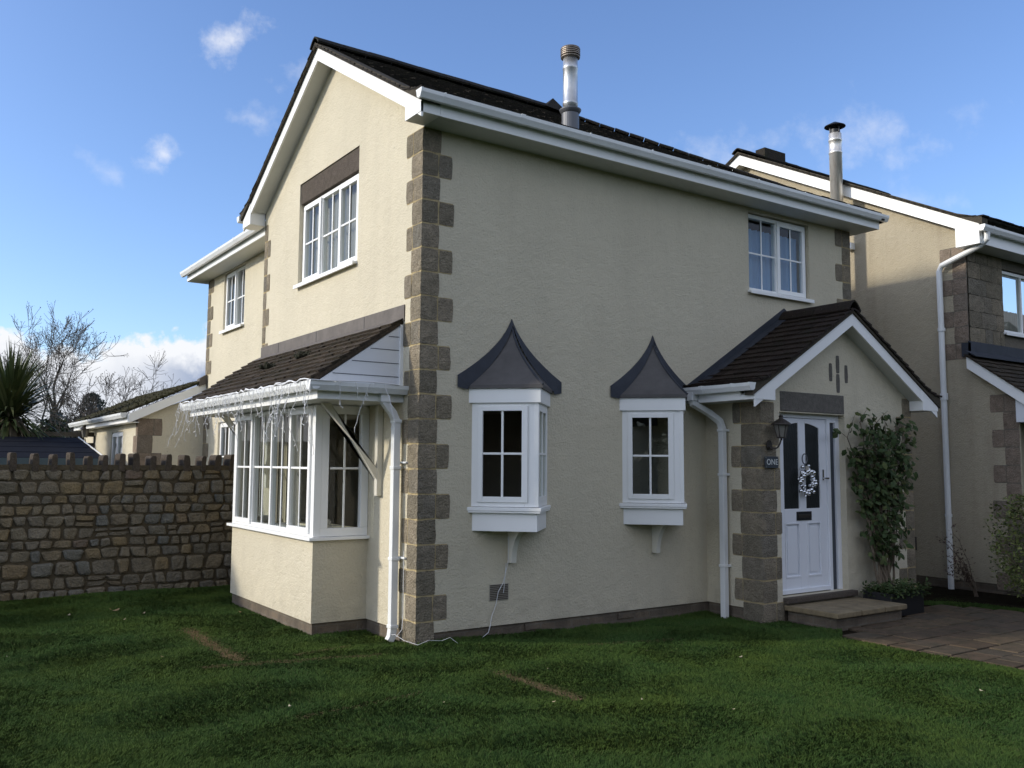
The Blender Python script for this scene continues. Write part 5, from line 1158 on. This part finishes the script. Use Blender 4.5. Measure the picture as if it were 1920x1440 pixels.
# ------------------------------------------------------------------ icicle lights and cables
def cables():
    rnd=random.Random(77); m=MB()
    def strand(p,L_,k):
        pts=[Vector(p)]; q=Vector(p); d=Vector((rnd.gauss(0,.12),rnd.gauss(0,.22),-1)).normalized(); n=max(3,int(L_/.05))
        for i in range(n):
            d=(d+Vector((rnd.gauss(0,.18),rnd.gauss(0,.28),-.18))).normalized(); q=q+d*L_/n; pts.append(q.copy())
            if rnd.random()<.55:
                e=Vector((rnd.gauss(0,.5),rnd.gauss(0,.9),-.6)).normalized()*rnd.uniform(.02,.045); m.tube([q,q+e],[.0026,.0038],4)
        m.tube(pts,.0028,4)
    y=.25; x=-1.03
    top=[]
    while y<4.85:
        top.append((x+rnd.uniform(-.01,.01),y,.78+rnd.uniform(-.012,.012)))
        if rnd.random()<.93: strand((x-.004,y,.775),rnd.choice([.14,.22,.32,.45,.60]),1)
        if rnd.random()<.45: strand((x-.004,y+.03,.775),rnd.choice([.15,.3]),1)
        y+=rnd.uniform(.06,.115)
    m.tube(top,.0065,5); m.tube([(p[0]+.01,p[1]+.02,p[2]+.008+rnd.uniform(-.01,.01)) for p in top],.0055,5)
    top=[]; xx=-1.03
    while xx<.0:
        top.append((xx,.205+rnd.uniform(-.006,.006),.775+rnd.uniform(-.01,.01)))
        if rnd.random()<.75: strand((xx,.203,.77),rnd.choice([.15,.25,.42,.5]),1)
        xx+=rnd.uniform(.10,.18)
    m.tube(top,.006,5)
    for k in range(5): strand((-.9+rnd.uniform(-.03,.3),rnd.uniform(.5,1.6),.60),rnd.uniform(.3,.55),1)
    tag(m.build('icicle_lights','white_cable'),'tangled white icicle string lights hanging from the bay window gutter','string lights')
    m=MB(); P=[(1.045,-.03,-.73),(1.042,-.025,-.99),(1.01,-.02,-1.12),(.985,-.02,-1.2),(.925,-.022,-1.285),(.915,-.02,-1.34),(.90,-.02,-1.41),(.85,-.02,-1.52),(.83,-.03,-1.60),(.80,-.04,-1.67),(.70,-.06,-1.715)]
    m.tube(P,.0034,5); m.tube([(1.02,-.02,-1.0),(1.005,-.02,-1.18),(.99,-.02,-1.30)],.003,4)
    tag(m.build('power_cable','white_cable'),'thin white cable trailing down the wall past the vent below the nearer oriel window','cable')
    m=MB(); m.tube([(-.10,.32,-1.66),(-.13,.18,-1.63),(-.12,.0,-1.66),(-.05,-.14,-1.685),(.05,-.16,-1.65),(.2,-.15,-1.67),(.28,-.17,-1.645),(.36,-.2,-1.71)],.0022,5)
    m.tube([(-.012,.24,-.85),(-.02,.225,-1.2),(-.012,.235,-1.45),(-.03,.22,-1.60),(-.10,.2,-1.66)],.0032,5)
    tag(m.build('ground_cable','white_cable'),'white cable looping on the grass at the foot of the quoined corner','cable')
cables()

# ------------------------------------------------------------------ lawn
def lawn():
    C=np.array([-4.19327,-7.67491]); f=np.array([fw.x,fw.y]); f/=np.linalg.norm(f); r_=np.array([rt.x,rt.y]); r_/=np.linalg.norm(r_)
    N=3500000; u=np.random.rand(N); d=1.8+(16.5-1.8)*u**1.3; t=(np.random.rand(N)*2-1)*.92
    x=C[0]+f[0]*d+r_[0]*d*t; y=C[1]+f[1]*d+r_[1]*d*t
    ok=(y<5.16)&(x<8.2)&(y<5.1)
    ok&=~((x>0)&(y>0)); ok&=~((x>-.59)&(y>1.1)&(y<3.7)); ok&=~((x>3.97)&(x<6.98)&(y>-.84)); ok&=~((x>4.3)&(x<5.6)&(y>-1.53)&(y<-.8)); ok&=~((x>6.9)&(y>-1.3)&(x>7.9))
    P=np.array(PAV); ins=np.zeros(N,bool); j=len(P)-1
    for i in range(len(P)):
        with np.errstate(all='ignore'): ins^=((P[i,1]>y)!=(P[j,1]>y))&(x<(P[j,0]-P[i,0])*(y-P[i,1])/(P[j,1]-P[i,1]+1e-12)+P[i,0])
        j=i
    ok&=~ins
    # worn strips
    def seg(a,b,w):
        a=np.array(a);b=np.array(b);ab=b-a; q=np.clip(((x-a[0])*ab[0]+(y-a[1])*ab[1])/(ab@ab),0,1); dd=np.hypot(x-a[0]-q*ab[0],y-a[1]-q*ab[1]); return dd<w*(.55+.45*np.sin(q*17)**2)*np.random.uniform(.7,1.2,N)
    worn=np.zeros(N,bool)
    for a,b,w in WORN: worn|=seg(a,b,w)
    keep=ok&(~worn|(np.random.rand(N)<.13)); dry=worn[keep]; x=x[keep];y=y[keep];d=d[keep]; n=len(x); print('blades',n)
    # thinner far away is replaced by wider blades
    cl=np.sin(x*5.1+2*np.sin(y*3.3+x))*np.sin(y*6.3+1.7*np.sin(x*4.1))+.6*np.sin(x*13+3*np.sin(y*9))*np.sin(y*15+2*np.sin(x*11)); fine=np.sin(x*31+2*np.sin(y*27))*np.sin(y*37+2*np.sin(x*23))
    h=(.022+.016*np.random.rand(n))*(1+.30*np.sin(x*2.3+np.cos(y*1.7)*2)*np.cos(y*2.9+x)+.10*cl+.10*fine); h=np.maximum(h,.012); h*=1+.7*np.exp(-((y)**2)/.02)*(x>0)*(x<4)
    w=.0013+.00030*d; yaw=np.random.rand(n)*6.283; lean=.15+np.random.rand(n)*.85; la=2.5*np.sin(x*1.9+1.3*np.sin(y*2.3))+2.2*np.sin(y*2.7+x*.8)+1.6*fine+np.random.randn(n)*.7
    z=np.array([gh(a,b) for a,b in zip(x,y)])
    V=np.empty((n,5,3)); cx,cy=np.cos(yaw)*w,np.sin(yaw)*w; lx,ly=np.cos(la)*lean*h,np.sin(la)*lean*h
    V[:,0]=np.stack([x-cx,y-cy,z-.004],1); V[:,1]=np.stack([x+cx,y+cy,z-.004],1)
    V[:,2]=np.stack([x+cx*.8+lx*.35,y+cy*.8+ly*.35,z+h*.6],1); V[:,3]=np.stack([x-cx*.8+lx*.35,y-cy*.8+ly*.35,z+h*.6],1)
    V[:,4]=np.stack([x+lx,y+ly,z+h*(1-.25*lean)],1)
    me=bpy.data.meshes.new('grass'); me.vertices.add(n*5); me.vertices.foreach_set('co',V.ravel())
    base=(np.arange(n)*5)[:,None]; loops=np.concatenate([base+np.array([0,1,2,3]),base+np.array([3,2,4])],1).ravel()
    me.loops.add(n*7); me.loops.foreach_set('vertex_index',loops); me.polygons.add(n*2)
    ls=np.empty(n*2,int); ls[0::2]=np.arange(n)*7; ls[1::2]=np.arange(n)*7+4; me.polygons.foreach_set('loop_start',ls)
    me.materials.append(MATS['grass_blade']); me.update(calc_edges=True); me.validate()
    o=bpy.data.objects.new('grass',me); COL.objects.link(o); tag(o,'short damp green lawn with a few worn brown strips','grass',kind='stuff')
    # worn strips of bare earth with straw
    for i,(a,b,w) in enumerate(WORN):
        if i in (1,3): pass
        a,b=Vector((*a,0)),Vector((*b,0)); dd=(b-a).normalized(); s_=Vector((-dd.y,dd.x,0)); m=MB(); K=24; vs=[]
        for k in range(K+1):
            p=a.lerp(b,k/K); ww=w*1.15*(.75+.75*noise.noise(p*4)) if 0<k<K else .01
            for q in (p-s_*ww,p+s_*ww): vs.append((q.x,q.y,gh(q.x,q.y)+.004))
        m.add(vs,[(2*k,2*k+2,2*k+3,2*k+1) for k in range(K)]); tag(m.build('bare_soil','bare_earth',smooth=True),kind='structure')
    # straw + fallen leaves
    m=MB(); rnd=random.Random(6)
    for (a,b,w) in WORN:
        L_=math.hypot(b[0]-a[0],b[1]-a[1])
        for k in range(int(L_*w*26000)):
            t=rnd.random(); px=a[0]+(b[0]-a[0])*t+rnd.gauss(0,w*.6); py=a[1]+(b[1]-a[1])*t+rnd.gauss(0,w*.6); an=rnd.random()*6.28; l=rnd.uniform(.01,.03); zz=gh(px,py)+rnd.uniform(.006,.028); q=Vector((math.cos(an),math.sin(an),rnd.uniform(-.2,.5)))*l; m.add([(px,py,zz),(px+.003,py+.002,zz),(px+q.x,py+q.y,zz+q.z)],[(0,1,2)])
    tag(m.build('dry_grass','dry_grass',recalc=False),'straw coloured dead grass in the worn strips','grass',kind='stuff')
    m=MB()
    for k in range(46):
        px,py=rnd.uniform(-5,7),rnd.uniform(-4.5,4.8)
        if (px>0 and py>-.1) or (px>-.7 and 1<py<3.8) or (px>3.9 and py>-1.7): continue
        s_=rnd.uniform(.006,.02); c=Vector((px,py,gh(px,py)+.035)); leaf(m,c,Vector((rnd.gauss(0,1),rnd.gauss(0,1),.1)),Vector((0,0,1)),s_*2,s_*.8,-.2)
    for (px,py) in ((-2.0,3.6),(-3.6,4.0)): leaf(m,Vector((px,py,gh(px,py)+.04)),Vector((1,.4,.1)),Vector((0,0,1)),.10,.03,-.1)
    tag(m.build('leaf_litter','fallen_leaf',recalc=False),'small pale fallen leaves scattered over the lawn','leaves',kind='stuff')
WORN=[((-1.54,2.15),(-1.56,.35),.10),((-1.95,.16),(-.40,-.15),.05),((.02,-1.36),(.06,-2.40),.085),((-1.85,-1.75),(-.85,-1.67),.025),((-1.1,.25),(-.45,.42),.03),((1.3,-.75),(2.4,-1.0),.02)]
lawn()
# ------------------------------------------------------------------ unseen belt of trees behind the camera, added to darken window reflections
def belt():
    rnd=random.Random(15); lf=MB()
    for k in range(16000):
        a=rnd.uniform(R(-165),R(5)); d=rnd.uniform(26,31); x,y=1+d*math.cos(a),-6+d*math.sin(a); top=5.2+1.6*noise.noise(Vector((a*6,0,0)))+.8*noise.noise(Vector((a*25,1,0)))
        z=-1.8+(top+1.8)*rnd.random(); c=Vector((x,y,z)); s_=rnd.uniform(.25,.6); u=Vector((rnd.gauss(0,1),rnd.gauss(0,1),rnd.gauss(0,1))).normalized()*s_; v=u.orthogonal().normalized()*s_; lf.add([c-v,c+v,c+u*1.4],[(0,1,2)])
    tag(lf.build('woodland','hedge_leaf',None,recalc=False),'dark belt of winter trees across the road','woodland',kind='stuff')
belt()
